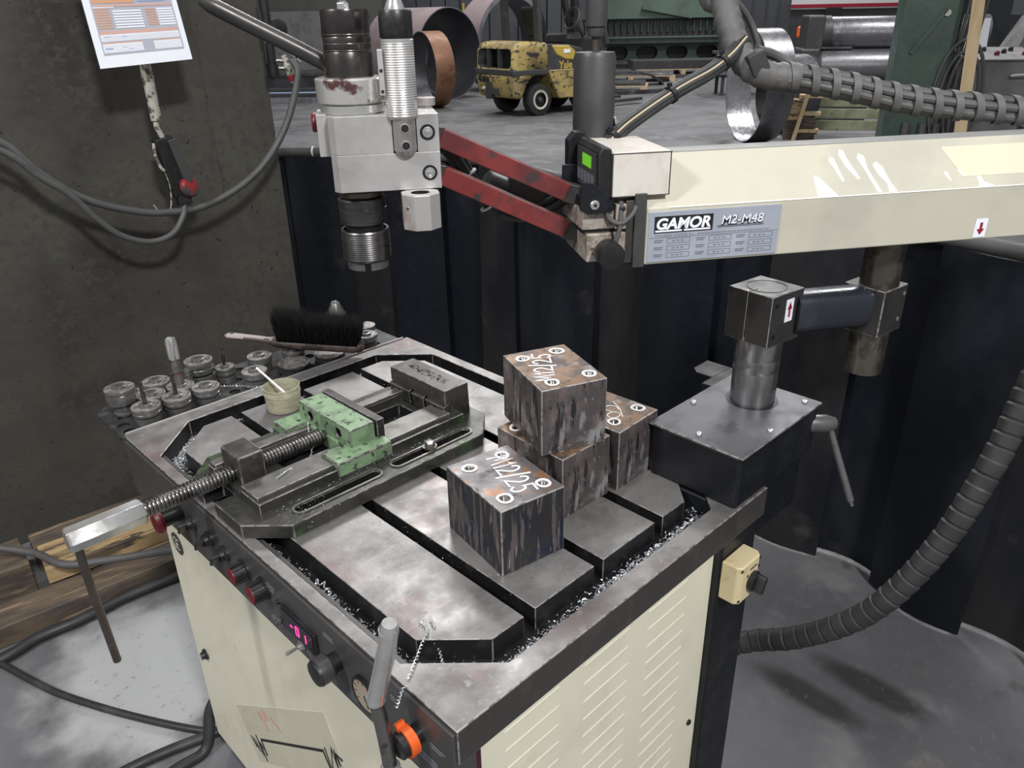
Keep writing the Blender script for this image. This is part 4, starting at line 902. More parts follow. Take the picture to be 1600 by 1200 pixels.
H('hose_nut', G().lathe([(.0085, 0), (.0085, .007), (.0065, .008)], (SX, ST_, 1.6465), (0, 0, 1), 6).lathe([(.006, .007), (.006, .011), (.0088, .011), (.0088, .030)], (SX, ST_, 1.6465), (0, 0, 1), 20), 'silver', None, .0005)
H('spindle_seal', G().lathe([(.027, 0), (.031, .004), (.031, .010), (.026, .016)], (SX, ST_, 1.405), (0, 0, 1), 40), 'rustrod')
H('upper_chuck', G().lathe([(.030, 0), (.0335, .001), (.0338, .022), (.0332, .0225), (.0338, .023), (.0342, .034), (.0325, .036), (.028, .037)], (SX, ST_, 1.370), (0, 0, 1), 48), 'chucksteel')
H('chuck_neck', G().lathe([(.027, 0), (.027, .012)], (SX, ST_, 1.359), (0, 0, 1), 40), 'groove')
H('knurled_ring', G().lathe([(.031, 0), (.0345, .002)]+[x for k in range(12) for x in ((.0352, .004+k*.0031), (.0346, .0055+k*.0031))]+[(.0352, .042), (.034, .0445), (.0305, .0445), (.0295, .038)], (SX, ST_, 1.3165), (0, 0, 1), 48), 'chucksteel')
for k in range(4):
    g = G(); q0 = k*PI/2+.12; vs = []
    for i in range(9):
        q = q0+i*(PI/2-.32)/8
        for (r_, z) in ((.0295, 1.3165), (.0295, 1.304), (.0235, 1.304), (.0235, 1.3165)): vs.append((SX+r_*math.cos(q), ST_+r_*math.sin(q), z))
    g.add(vs, [(4*i+a, 4*i+(a+1) % 4, 4*i+4+(a+1) % 4, 4*i+4+a) for i in range(8) for a in range(4)]+[(3,2,1,0), (32,33,34,35)])
    H('driving_dog', g, 'holder')
# grip
gp = H('ribbed_grip', G().lathe([(.017, 0), (.0205, .003)]+[x for k in range(30) for x in ((.0212, .005+k*.0030), (.0206, .0066+k*.0030))]+[(.0212, .096), (.0185, .0985)], (-.339, .024, 1.514), (0, 0, 1), 40), 'bright')
H('grip_stub', G().lathe([(.011, 0), (.0155, .006), (.0155, .050)], (-.338, .022, 1.4685), (0, 0, 1), 32), 'stub')
H('grip_cap', G().lathe([(.0205, 0), (.0212, .001), (.0212, .030), (.020, .032)], (-.339, .024, 1.6125), (0, 0, 1), 40), 'black')
H('cap_cone', G().lathe([(.0135, 0), (.0135, .001), (.0085, .013), (.008, .014)], (-.339, .024, 1.644), (0, 0, 1), 32), 'silver')
H('grip_cable', G().tube([(-.339, .024, 1.656), (-.339, .024, 1.70), (-.338, .026, 1.78)], .0078, 16), 'cable_dark')
tr_ = H('trigger_bar', G().box(-.366, -.359, .010, .018, 1.545, 1.600), 'bright', None, .001)
for z in (1.575, 1.550): H('trigger_screw', G().lathe([(.0022, 0), (.0022, .0006)], (-.3625, .0100, z), (0, -1, 0), 10), 'ink', tr_)
for z in (1.504, 1.482):
    o = H('grub_screw', G().lathe([(.0062, -.002), (.0062, .0012), (.0052, .0014), (.0050, .0004)], (-.338, .0068, z), (0, -1, 0), 20), 'silver')
    H('screw_bore', G().lathe([(.0050, 0), (.0050, .0009)], (-.338, .0068, z), (0, -1, 0), 20), 'black', o)
    H('hex_socket', G().lathe([(.003, 0), (.003, .0018)], (-.338, .0072, z), (0, -1, 0), 6), 'ink', o)
for z in (1.4965, 1.4435):
    o = H('pivot_bolt', G().lathe([(.0102, 0), (.0102, .0008), (.0088, .0009), (.0086, .0003)], (-.3075, .020, z), (0, -1, 0), 28), 'black')
    H('bolt_face', G().lathe([(.0070, 0), (.0070, .0012), (.0058, .0016), (.0044, .0014), (.0040, .0020), (.0015, .0026)], (-.3075, .020, z), (0, -1, 0), 24), 'silver', o)
h = H('guide_block', G().prism([(-.324+.0275*math.cos(R(22.5+45*k)), .002+.0275*math.sin(R(22.5+45*k))) for k in range(8)], 1.374, 1.4215), 'bright', None, .001)
cut(h, G().cyl((-.324, .002, 1.30-1.3), (-.324, .002, 1.5-1.3), .0125), 'groove')
H('guide_pin', G().lathe([(.0018, 0), (.0018, .001)], (-.343, -.015, 1.404), (-.6, -.8, 0), 8), 'thread', h)
H('handle_bar', G().tube(smooth([(-.415, .100, 1.571), (-.47, .098, 1.602), (-.53, .095, 1.634), (-.579, .092, 1.6605)], 5), [.0105]*14+[.0098, .006], 18), 'clamp')
H('handle_socket', G().lathe([(.012, 0), (.014, .002), (.014, .012)], (-.300, .11, 1.520), (0, 0, 1), 20), 'bright')

# ================================================================== HOSES OVERHEAD AND BESIDE
MAIN = [(0.96, 0.46, 2.30), (0.924, 0.346, 1.712), (0.913, 0.304, 1.657), (0.897, 0.272, 1.607), (0.885, 0.237, 1.561), (0.89, 0.198, 1.538), (0.923, 0.159, 1.532), (0.978, 0.093, 1.518), (1.033, 0.027, 1.499), (1.105, -0.052, 1.485), (1.209, -0.16, 1.473), (1.40, -.36, 1.46), (1.75, -.75, 1.52), (2.05, -1.2, 1.80)]
P = smooth(MAIN, 10)
mh = thing('overhead_cable_bundle', 'thick grey spiral wrapped cable bundle hanging above the arm', 'cable bundle', MAIN[6])
mk('covered_sleeve', G().tube(P[:62], [.0225+.0012*math.sin(i*1.7) for i in range(62)], 20), 'wrap', mh)
F = pathframes(P)
for k in range(6):
    q0 = R(60*k+10)
    pts = [p+(a*math.cos(q0+i*.012)+b*math.sin(q0+i*.012))*.0150 for i, (p, a, b, t) in enumerate(F)][54:]
    mk('bundled_cable', G().tube(pts, .0072, 10), 'cable', mh)
mk('inner_sleeve', G().tube([p - Vector((0, 0, .004)) for p in P[56:]], .0165, 16), 'wrap', mh)
mk('spiral_wrap', G().helix(P[58:], .0222, .034, .0125, .0018, 1.2), 'wrap', mh)
i_ = 98
mk('cable_tie', G().lathe([(.0240, -.0018), (.0252, -.0016), (.0252, .0016), (.0240, .0018)], F[i_][0], F[i_][3], 24), 'white', mh)
mk('clip_block', G().obox((.884, .212, 1.556), (.030, .050, .036), R(-45), M=Matrix.Rotation(R(-45), 3, 'Z') @ Matrix.Rotation(R(-25), 3, 'Y')), 'wrap_dark', mh, .003)
mk('looped_lead', G().tube(smooth([(0.925, 0.29, 1.655), (0.955, 0.272, 1.62), (0.953, 0.250, 1.582), (0.925, 0.232, 1.560), (.90, .215, 1.55)], 8), .0058, 10), 'cable', mh)
mk('looped_lead', G().tube(smooth([(.905, .225, 1.575), (.945, .212, 1.565), (.965, .19, 1.548), (.962, .165, 1.528)], 8), .0085, 10), 'cable', mh)
mk('looped_lead', G().tube(smooth([(.90, .20, 1.54), (.93, .19, 1.545), (.95, .17, 1.528), (.955, .145, 1.515)], 8), .0062, 10), 'cable', mh)
BUN = [(0.560, 0.288, 1.418), (0.612, 0.291, 1.458), (0.673, 0.286, 1.487), (0.747, 0.267, 1.521), (0.812, 0.251, 1.545), (0.852, 0.242, 1.567), (0.893, 0.243, 1.590)]
P = smooth(BUN, 10); F = pathframes(P)
bh = thing('slanted_hose_bundle', 'slanted bundle of black hoses with a beige wire tied behind the balance cylinder', 'hose bundle', BUN[2])
_pm = F[24]; _v = (Vector((-.3876, -.4985, 1.639))-_pm[0]).normalized(); _qc = math.degrees(math.atan2(_pm[2].dot(_v), _pm[1].dot(_v)))
for k, (q0, rad, m) in enumerate(((52, .0075, 'cable_dark'), (118, .0075, 'cable_dark'), (180, .0062, 'cable_dark'), (-16, .0034, 'beige_wire'), (14, .0060, 'cable_dark'), (-48, .0050, 'cable_dark'), (-100, .0062, 'cable_dark'))):
    q = R(_qc+q0); mk('bundled_hose', G().tube([p+(a*math.cos(q+i*.002)+b*math.sin(q+i*.002))*.0078 for i, (p, a, b, t) in enumerate(F)], rad*.74, 12), m, bh)
for i in (10, 28, 46):
    mk('strap', G().lathe([(.0132, -.004), (.0146, -.0036), (.0146, .0036), (.0132, .004)], F[i][0], F[i][3], 20).obox(F[i][0]+Vector((-.006, .0, .014)), (.008, .005, .008)), 'black', bh)
LOW = [(0.730, 0.128, 0.412), (0.816, 0.041, 0.448), (0.838, -0.031, 0.489), (0.863, -0.097, 0.541), (0.884, -0.152, 0.606), (0.909, -0.196, 0.692), (0.946, -0.229, 0.789), (0.993, -0.254, 0.912), (1.041, -0.267, 1.035), (1.109, -0.272, 1.195), (1.215, -.215, 1.300)]
P = smooth(LOW, 36)
lh = thing('spiral_hose', 'thick black spiral sleeved hose sagging from the post to the right', 'hose', LOW[2])
rad = []; acc = 0.
for i in range(len(P)):
    if i: acc += (P[i]-P[i-1]).length
    u = (acc % .026)/.026; rad.append((.0215+.0022*u) if u < .90 else .0195)
mk('hose_sleeve', G().tube(P, rad, 20), 'wrap_dark', lh, sharp=22)
mk('inner_cable', G().tube([p for p in P[-60:]], .017, 12), 'cable_dark', lh)

# ================================================================== STEEL PLATE WITH PENDANT, LEFT
pp = solo('steel_partition', G().box(-1.7, 1.108, 2.28, 2.305, 0, 2.6), 'plate', 'large stained olive steel plate partition on the left behind the tool tray', 'partition', (0, 2.29, 0), bevel=.002)
g = G(); random.seed(4)
xs = [.845]; pts = [Vector((.845+random.uniform(-.006, .006)+.02*(1.9-z), 2.2785, z)) for z in [2.3-i*.05 for i in range(26)]]
mk('weld_seam', G().tube(pts, .0022, 6), 'plate', pp)
# printed sheet
sh = thing('printed_sheet', 'white laminated data sheet with orange and grey tables hung on the olive plate', 'paper sheet', (.60, 2.06, 1.51))
bl, br, tl_, tr2 = Vector((.455, 2.02, 1.514)), Vector((.727, 2.02, 1.527)), Vector((.468, 2.10, 1.785)), Vector((.735, 2.10, 1.785))
nrm = (br-bl).cross(tl_-bl).normalized()
def PS(u, v, h=0.): return (bl*(1-u)+br*u)*(1-v)+(tl_*(1-u)+tr2*u)*v + nrm*h
def sheetbox(g, u0, u1, v0, v1, h0, h1):
    c_ = [(u0, v0), (u1, v0), (u1, v1), (u0, v1)]
    g.add([PS(u, v, h0) for u, v in c_]+[PS(u, v, h1) for u, v in c_], [(0,3,2,1),(4,5,6,7),(0,1,5,4),(1,2,6,5),(2,3,7,6),(3,0,4,7)])
g = G(); sheetbox(g, 0, 1, 0, 1, -.004, 0); pa = mk('paper', g, 'paper', sh)
VS = 1/1400.
def pr_(name, m, rects, h):
    g = G()
    for (u0, u1, v0, v1) in rects: sheetbox(g, u0, u1, v0*VS, v1*VS, h-.0006, h)
    return mk(name, g, m, pa)
pr_('printed_frame', 'p_grey', [(.07, .94, 170, 1330)], .0008)
pr_('printed_cells', 'p_white', [(.085, .50, 195, 315), (.625, .925, 195, 315), (.085, .925, 345, 440), (.30, .55, 1010, 1120)], .0014)
pr_('printed_orange', 'p_orange', [(.085, .24, 520+i*36, 538+i*36) for i in range(8)]+[(.62, .73, 540+i*36, 558+i*36) for i in range(7)]+[(.085, .50, 315, 328), (.625, .925, 315, 328), (.085, .52, 860, 960)], .0014)
pr_('printed_heading', 'p_pink', [(.085, .925, 442, 490), (.10, .925, 815, 840)], .0014)
pr_('printed_table', 'p_white', [(.275, .575, 520+i*37, 540+i*37) for i in range(7)]+[(.745, .925, 535+i*37, 555+i*37) for i in range(7)]+[(.08, .30, 800, 812)], .0014)
pr_('printed_marks', 'p_blue', [(.12, .19, 405, 412), (.30, .36, 400, 407), (.10, .18, 240, 262), (.28, .33, 255, 262), (.34, .40, 225, 232), (.56, .86, 880, 960)], .0020)
g = G()
for i in range(9): sheetbox(g, .09, .92, (352+i*9)*VS, (353.5+i*9)*VS, .0013, .0017)
for i in range(10): sheetbox(g, .09, .495, (203+i*11)*VS, (204.5+i*11)*VS, .0013, .0017); sheetbox(g, .63, .92, (203+i*11)*VS, (204.5+i*11)*VS, .0013, .0017)
mk('ruled_lines', g, 'p_grey', pa)
# connector and socket hanging below the sheet
pd = thing('hanging_socket', 'black industrial plug socket with a worn red cap hanging below the data sheet', 'socket', (.63, 2.12, 1.09))
K['dirty_white'] = mat('dirty_white_sleeve', (.42, .40, .34), .6, 0, [((.08, .075, .065), 40, .48, .58)])
mk('sleeve', G().lathe([(.0165, 0), (.0165, .115), (.019, .117), (.019, .128), (.0175, .130), (.0155, .165)], (.616, 2.11, 1.352), (-.0, 0, 1), 22), 'dirty_white', pd)
mk('hanger_rod', G().tube(smooth([(.617, 2.11, 1.36), (.612, 2.11, 1.335), (.620, 2.11, 1.31), (.624, 2.11, 1.295)], 5), .0085, 12), 'dirty_white', pd)
body = G().bar((.622, 2.115, 1.300), (.648, 2.11, 1.115), .058, .045, (0, -1, 0)); mk('socket_body', body, 'black', pd, .005)
mk('socket_lid', G().bar((.640, 2.085, 1.295), (.668, 2.080, 1.155), .026, .014, (0, -1, 0)), 'darkgrey', pd, .003)
K['redcap'] = mat('worn_red_cap', (.26, .02, .025), .45, 0, [((.05, .045, .045), 24, .50, .58)])
mk('red_cap', G().lathe([(.026, 0), (.032, .006), (.032, .018), (.028, .024), (.010, .026)], (.664, 2.095, 1.138), (.3, -.9, .2), 26), 'redcap', pd)
mk('socket_shroud', G().bar((.648, 2.11, 1.125), (.650, 2.105, 1.085), .044, .040, (0, -1, 0)), 'black', pd, .004)
mk('side_hook', G().tube(smooth([(.592, 2.11, 1.285), (.588, 2.105, 1.25), (.594, 2.10, 1.215), (.604, 2.10, 1.20)], 5), .005, 8).tube(smooth([(.606, 2.105, 1.20), (.612, 2.10, 1.15), (.606, 2.10, 1.10), (.595, 2.1, 1.075), (.565, 2.1, 1.072), (.548, 2.1, 1.10)], 5), .0022, 6), 'dirty_white', pd)
c1 = [(-1.55, 2.2, 2.1), (-.80, 2.2, 1.86), (-.25, 2.17, 1.60), (-.02, 2.14, 1.46), (0.173, 2.11, 1.338), (0.246, 2.1, 1.244), (0.347, 2.1, 1.154), (0.467, 2.1, 1.098), (0.583, 2.1, 1.069), (0.737, 2.1, 1.073), (0.916, 2.1, 1.149), (1.05, 2.1, 1.285), (1.126, 2.1, 1.449), (1.122, 2.12, 1.505)]
solo('grey_cable', G().tube(smooth(c1, 10), .0118, 12), 'cable', 'thick grey cable sagging across the whole olive plate to its right edge', 'cable', c1[8])
c2 = [(-1.55, 2.17, 2.0), (-.80, 2.18, 1.79), (-.25, 2.15, 1.55), (-.05, 2.12, 1.44), (0.163, 2.08, 1.319), (0.239, 2.08, 1.238), (0.309, 2.08, 1.172), (0.363, 2.08, 1.095), (0.424, 2.08, 1.028), (0.506, 2.08, 0.991), (0.582, 2.08, 1.003), (0.632, 2.09, 1.052), (.648, 2.10, 1.09)]
solo('grey_cable', G().tube(smooth(c2, 10), .0098, 12), 'cable', 'thinner grey cable looping up into the hanging socket', 'cable', c2[9])
vv = thing('air_fitting', 'black valve fittings with red tipped air coupling at the olive plate edge', 'air coupling', (1.10, 2.21, 1.45))
g = G()
for (z, r_, h) in ((1.66, .016, .10), (1.60, .020, .05), (1.52, .016, .075), (1.47, .020, .04)): g.cyl((1.085, 2.19, z-h/2), (1.085, 2.19, z+h/2), r_, None, 14)
g.cyl((1.085, 2.19, 1.49), (1.085, 2.19, 1.70), .010, None, 12)
mk('valve_stack', g, 'black', vv)
mk('round_valve', G().lathe([(.02, 0), (.034, .006), (.034, .02), (.02, .026)], (1.112, 2.18, 1.60), (.2, -1, 0), 20), 'black', vv)
mk('air_pipe', G().tube([(1.08, 2.19, 1.50), (1.12, 2.17, 1.498)], .005, 8).tube([(1.08, 2.19, 1.475), (1.125, 2.17, 1.474)], .005, 8), 'thread', vv)
mk('coupling', G().lathe([(.011, 0), (.014, .004), (.0155, .01), (.0155, .065), (.012, .07), (.010, .095)], (1.152, 2.17, 1.425), (-.32, 0, 1), 18), 'dirty_white', vv)
mk('red_sleeve', G().lathe([(.0162, .010), (.0165, .012), (.0165, .028), (.0162, .030)], (1.152, 2.17, 1.425), (-.32, 0, 1), 18), 'redcap', vv)
mk('cross_handle', G().bar((1.118, 2.115, 1.525), (1.155, 2.115, 1.495), .006, .006).bar((1.125, 2.115, 1.495), (1.150, 2.115, 1.525), .006, .006), 'silver', vv)
# wooden beams on the floor
def beam_(label, c, size, rz, m, z0):
    return solo('wooden_beam', G().obox((0, 0, size[2]/2), size), m, label, 'wooden beam', (c[0], c[1], z0), R(rz), 'pallet beams beside the olive plate', .004, 2, True)
beam_('front stained wooden beam lying lowest on the floor at the left', (-.12, 1.815, 0), (1.1, .12, .070), -6, 'wood_dark', 0.)
beam_('pale wooden board with a bright sawn face below the vise handle', (.36, 1.895, 0), (.88, .155, .055), -7, 'wood', .071)
beam_('dark stained board lying against the foot of the olive plate', (.42, 2.075, 0), (.98, .10, .095), -5, 'wood_dark', .0)
beam_('dark brown beam with a cut end at the left picture edge', (-.50, 2.075, 0), (.80, .17, .120), -4, 'wood_dark', 0.)
beam_('narrow dark beam lying under the pale sawn board', (.36, 1.93, 0), (.86, .07, .068), -7, 'wood_dark', 0.)
def floorcable(label, pts, r, m='cable_dark'): return solo('floor_cable', G().tube(smooth(pts, 8), r, 12), m, label, 'cable', pts[1])
floorcable('grey cable lying over the wooden beams', [(-1.6, 1.95, .012), (-1.05, 2.0, .03), (-.55, 2.05, .18), (-.25, 2.05, .19), (-.103, 1.937, .17), (-.046, 1.80, .165), (0.06, 1.74, .155), (0.20, 1.68, .14), (.36, 1.63, .10), (.5, 1.60, .015)], .012, 'cable')
floorcable('thick black cable on the floor along the front wooden beam', [(-1.7, 1.5, .0175), (-1.1, 1.62, .0175), (-.60, 1.70, .0175), (-0.279, 1.703, 0.0175), (-0.175, 1.721, 0.0175), (-0.054, 1.711, 0.0175), (0.079, 1.716, 0.0175), (0.234, 1.697, 0.0175), (.5, 1.66, .0175)], .0165)
floorcable('thin black cable crossing the pale patch on the floor', [(-0.282, 1.700, 0.010), (-0.237, 1.561, 0.010), (-0.192, 1.442, 0.010), (-0.096, 1.253, 0.010), (0.02, 1.065, 0.010), (.10, .995, .010)], .0095)
floorcable('black cable running to the foot of the cream cabinet', [(-1.5, 1.35, .0145), (-.9, 1.2, .0145), (-.40, 1.10, .0145), (-0.173, 1.084, 0.0145), (-0.073, 1.066, 0.0145), (0.015, 1.040, 0.0145), (.10, 1.02, .0145)], .0140)
floorcable('black cable dropping beside the cabinet foot at the lower picture edge', [(-1.4, 1.1, .0145), (-.8, 1.0, .0145), (-.22, .99, .0145), (-.08, 1.0, .0145), (0.0, 1.005, .0145), (.04, 1.03, .10), (.10, 1.02, .16)], .0140)

# ================================================================== BLACK STRIP CURTAIN
path = smooth([(1.05, 2.98), (1.25, 2.80), (1.44, 2.62), (1.66, 2.28), (1.77, 1.88), (1.73, 1.55), (1.69, 1.32), (1.69, 1.0), (1.73, .70), (1.77, .40), (1.76, .15), (1.72, -.10), (1.70, -.38), (1.62, -.70), (1.48, -.98)] and [(*p, 0) for p in [(1.05, 2.98), (1.25, 2.80), (1.44, 2.62), (1.66, 2.28), (1.77, 1.88), (1.73, 1.55), (1.69, 1.32), (1.69, 1.0), (1.73, .70), (1.77, .40), (1.76, .15), (1.72, -.10), (1.70, -.38), (1.62, -.70), (1.48, -.98)]], 16)
wc = thing('strip_curtain', 'black rubber strip curtain hanging on a pipe in a curve behind the machine', 'curtain', (1.73, 1.0, 0))
LEN = [0.]
for a, b in zip(path[:-1], path[1:]): LEN.append(LEN[-1]+(b-a).length)
def onpath(s):
    s = min(max(s, 0), LEN[-1]-1e-5); i = 0
    while LEN[i+1] < s: i += 1
    p = path[i].lerp(path[i+1], (s-LEN[i])/(LEN[i+1]-LEN[i])); t = (path[i+1]-path[i]).normalized(); return p, t, Vector((-t.y, t.x, 0))
mk('curtain_rail', G().tube([p+Vector((0, 0, 1.105)) for p in path], .021, 14), 'cable', wc)
for s in (.55, 1.95): 
    p, t, n = onpath(s); mk('rail_tie', G().lathe([(.0215, -.004), (.0225, -.003), (.0225, .003), (.0215, .004)], p+Vector((0, 0, 1.105)), t, 18), 'white', wc)
seams = [0.0, .22, .44, .66, .90, 1.13, 1.38, 1.55, 1.79, 2.03, 2.25, 2.49, 2.70, 2.94, 3.16, 3.40, 3.64, 3.90, 4.12, 4.35, LEN[-1]]
random.seed(8)
for k, (s0, s1) in enumerate(zip(seams[:-1], seams[1:])):
    off = .018 if k % 2 else -.014; bulge = random.uniform(.012, .032)*(1 if k % 2 else -1); tw = random.uniform(-.018, .018)
    zb = random.uniform(.004, .014)
    NU, NZ = 10, 8; vs = []
    a0 = s0-.02 if k != 10 else s0+.006; a1 = s1+.02 if k != 9 else s1-.010
    for j in range(NZ+1):
        v = j/NZ; z = zb+(1.09-zb)*v
        for i in range(NU+1):
            u = i/NU; p, t, n = onpath(a0+(a1-a0)*u)
            d = off+bulge*math.sin(PI*u)*(1-.35*v)+tw*(1-v)*(u-.5)*2
            vs.append(p+n*d+Vector((0, 0, z)))
    m_ = (NU+1)
    back = [v+onpath((s0+s1)/2)[2]*.005 for v in vs]; nv = len(vs)
    fs = []
    for j in range(NZ):
        for i in range(NU):
            q = j*m_+i; fs += [(q, q+1, q+1+m_, q+m_), (nv+q, nv+q+m_, nv+q+1+m_, nv+q+1)]
    for i in range(NU): fs += [(i, nv+i, nv+i+1, i+1), (NZ*m_+i, NZ*m_+i+1, nv+NZ*m_+i+1, nv+NZ*m_+i)]
    for j in range(NZ): fs += [(j*m_, (j+1)*m_, nv+(j+1)*m_, nv+j*m_), (j*m_+NU, nv+j*m_+NU, nv+(j+1)*m_+NU, (j+1)*m_+NU)]
    mk('curtain_strip', G().add(vs+back, fs), 'curtain' if k % 3 else 'curtain2', wc, sharp=40)

# ================================================================== SWARF
random.seed(31)
g = G()
def flake(p, s, lift=.003):
    a = random.uniform(0, 2*PI); t = Vector((math.cos(a), math.sin(a), random.uniform(-.4, .9))).normalized(); b = t.cross(Vector((random.uniform(-1, 1), random.uniform(-1, 1), 1))).normalized()
    p = Vector(p)+Vector((0, 0, lift)); n = t.cross(b)
    g.add([p-t*s+n*s*.4, p-t*s+b*s*.5+n*s*.4, p+b*s*.5, p, p+t*s*.9+n*s*.5, p+t*s*.9+b*s*.4+n*s*.5], [(0, 1, 2, 3), (3, 2, 5, 4)])
ring = octa(.039, .658, .056, .944, .085)
seg = []
for i in range(8):
    a, b = Vector(ring[i]), Vector(ring[(i+1) % 8]); seg.append((a, b, (b-a).length))
W = {0: 1.8, 1: 2.3, 2: .5, 3: .3, 4: .35, 5: .5, 6: 1.4, 7: 1.9}
for i, (a, b, L_) in enumerate(seg):
    nn_ = int(5200*L_*W[i]); t = (b-a).normalized(); n = Vector((-t.y, t.x))
    for k in range(nn_):
        u = random.random()
        if i == 7 and .42 < u < .70 and random.random() < .7: continue
        p = a.lerp(b, u)+n*random.gauss(-.006, .0075)
        heap = .004+.008*random.random()*(1.6 if (i == 1 and u > .35) else 1)
        flake((p.x, p.y, .862), random.uniform(.0008, .0026)*(1.5 if (i == 1 and u > .35) else 1), heap*random.random())
for k in range(420):     # crumbs along the vise ledges, in the bed and on the table
    m_ = random.random()
    if m_ < .40: flake((random.uniform(.05, .44), VY-.112+random.gauss(0, .004), .925), random.uniform(.0006, .0016), .001)
    elif m_ < .65: flake((random.uniform(.30, .42), VY+random.gauss(0, .025), .903), random.uniform(.001, .003), .002)
    elif m_ < .80: flake((random.uniform(.19, .30), VY-.075+random.gauss(0, .006), .957), random.uniform(.0005, .0014), .001)
    else: flake((random.uniform(.28, .50), VY+.17+random.gauss(0, .05), .900), random.uniform(.0005, .0018), .001)
for k in range(260): flake((random.uniform(.07, .33), random.uniform(.12, .42), .900), random.uniform(.0004, .0010), .0006)
for k in range(90): flake((.10+random.gauss(0, .02), VY-.145+random.gauss(0, .02), .925), random.uniform(.0005, .0014), .001)
sw = solo('steel_swarf', g, 'swarf', 'bright steel swarf heaped in the oily groove around the table', 'swarf', (.35, .5, .862)); sw['kind'] = 'stuff'
def curl(label, pts, r, turns, wire=.0005, par=None):
    P = smooth(pts, 24); F = pathframes(P); n = len(P); out = []
    for i, (p, a, b, t) in enumerate(F):
        q = 2*PI*turns*i/n; out.append(p+(a*math.cos(q)+b*math.sin(q))*r)
    return solo('metal_curl', G().tube(out, wire, 5), 'swarf', label, 'metal shaving', pts[0])
curl('long wavy steel shaving hanging over the near table corner', [(.083, .173, .9035), (.078, .149, .9035), (.058, .136, .902), (.036, .12, .902), (.014, .105, .903), (-.006, .098, .892), (-.014, .10, .872)], .0018, 26, .0007)
curl('short wavy steel shaving dropping into the near groove corner', [(.095, .165, .903), (.090, .150, .902), (.080, .131, .885), (.075, .118, .870)], .0018, 12, .0007)
curl('thin wavy steel shaving lying along the tool tray', [(.215, 1.095, .897), (.244, 1.080, .896), (.275, 1.05, .896), (.30, 1.015, .896), (.330, 1.008, .905)], .002, 26, .0006)
curl('twisted steel shaving hanging from the green vise jaw', [(.232, .685, .958), (.215, .655, .945), (.19, .61, .935), (.15, .585, .94), (.12, .565, .953), (.095, .557, .953)], .0016, 30, .0007)
curl('tangled steel shaving on the front groove', [(.030, .33, .872), (.045, .345, .88), (.038, .36, .885), (.03, .35, .878), (.045, .335, .872), (.04, .315, .876)], .004, 9, .0009)

# ================================================================== WORKSHOP BACKGROUND
K['yl'] = mat('scraped_yellow_paint', (.40, .30, .105), .5, 0, [((.26, .20, .09), 3, .48, .58), ((.04, .038, .035), 9, .55, .60, (1, 1, 1.6)), ((.045, .04, .036), 2.2, .58, .63, (1, 1, 2.5)), ((.46, .35, .14), 7, .60, .70)])
K['yl_clean'] = mat('yellow_paint', (.50, .35, .07), .4)
K['anthr'] = mat('anthracite_paint', (.045, .046, .048), .45, 0, [((.07, .068, .066), 4, .5, .7)])
K['tyre'] = mat('black_tyre', (.018, .018, .019), .75)
K['rimpaint'] = mat('cream_wheel_rim', (.50, .46, .39), .4)
fk = thing('forklift', 'scraped yellow and black forklift truck seen from its rear right corner', 'forklift', (9.47, 9.91, 0), R(-8))
def FL(name, g, m, par=None, bevel=0., seg=3): return mk(name, g, m, par or fk, bevel, seg, world=False)
yz_ = lambda y, z, x: (x, y, z)
xz_ = lambda x, z, y: (x, y, z)
cw = FL('counterweight', G().prism([(.02, .30), (.72, .30), (.76, .52), (.76, 1.17), (.30, 1.20), (.06, 1.17), (.0, 1.05), (-.02, .60)], -.57, .57, fn=xz_), 'yl', None, .09, 4)
for m in list(cw.modifiers): 
    bpy.context.view_layer.update(); dg = bpy.context.evaluated_depsgraph_get(); nm = bpy.data.meshes.new_from_object(cw.evaluated_get(dg)); cw.modifiers.clear(); cw.data = nm
FRX = fk
ct = G()
for sy in (-1, 1): ct.cyl((.62, sy*.28, .27), (.62, sy*.70, .27), .45, None, 32)
ct.prism([(-.42, .78), (.42, .78), (.48, .83), (.48, 1.03), (.42, 1.085), (-.42, 1.085), (-.48, 1.03), (-.48, .83)], -.2, .35, fn=lambda y, z, x: (x, y, z))
cut(cw, ct, 'anthr')
for y in (.22, -.10): FL('grille_bar', G().box(.02, .08, y-.03, y+.03, .77, 1.09), 'anthr', cw)
FL('bumper_band', G().box(-.024, .74, -.576, .576, .660, .770), 'anthr', cw, .03)
FL('tow_pin', G().box(-.05, .04, .06, .22, .28, .56).box(-.05, .02, -.12, .06, .36, .46), 'anthr', cw, .01)
FL('tow_knob', G().lathe([(.03, 0), (.035, .02), (.02, .06)], (-.02, .27, .45), (-1, 0, 0), 14), 'rimpaint', cw)
def lettering(name, txt, width, fn, m, par, h=1.):
    g = textmesh(txt, .2, .004, 0, .004); w0 = max(v.x for v in g.v); g.v = [Vector((v.x*width/w0, v.y*width/w0*h, v.z)) for v in g.v]; g.map(fn); return FL(name, g, m, par)
lettering('maker_lettering', 'Yale', .33, basis((-.044, .44, .555), (0, -1, 0), (0, 0, 1), (-1, 0, 0)), 'ink', cw)
fr_ = FL('side_frame', G().prism([(.98, .26), (2.0, .24), (2.0, .72), (.74, .72)], -.56, .56, fn=xz_), 'yl', None, .02)
sp = FL('side_cover', G().prism([(.74, .72), (1.62, .72), (1.60, .92), (1.52, 1.05), (1.20, 1.12), (.74, 1.15)], -.54, .54, fn=xz_), 'anthr', None, .02)
hd_ = FL('yellow_hood', G().prism([(.80, 1.13), (1.20, 1.11), (1.34, 1.03), (1.42, .86), (1.12, .88), (.92, .97)], -.555, .555, fn=xz_), 'yl_clean', None, .03)
FL('warning_label', G().box(1.08, 1.22, -.562, -.555, .99, 1.05), 'p_white', hd_)
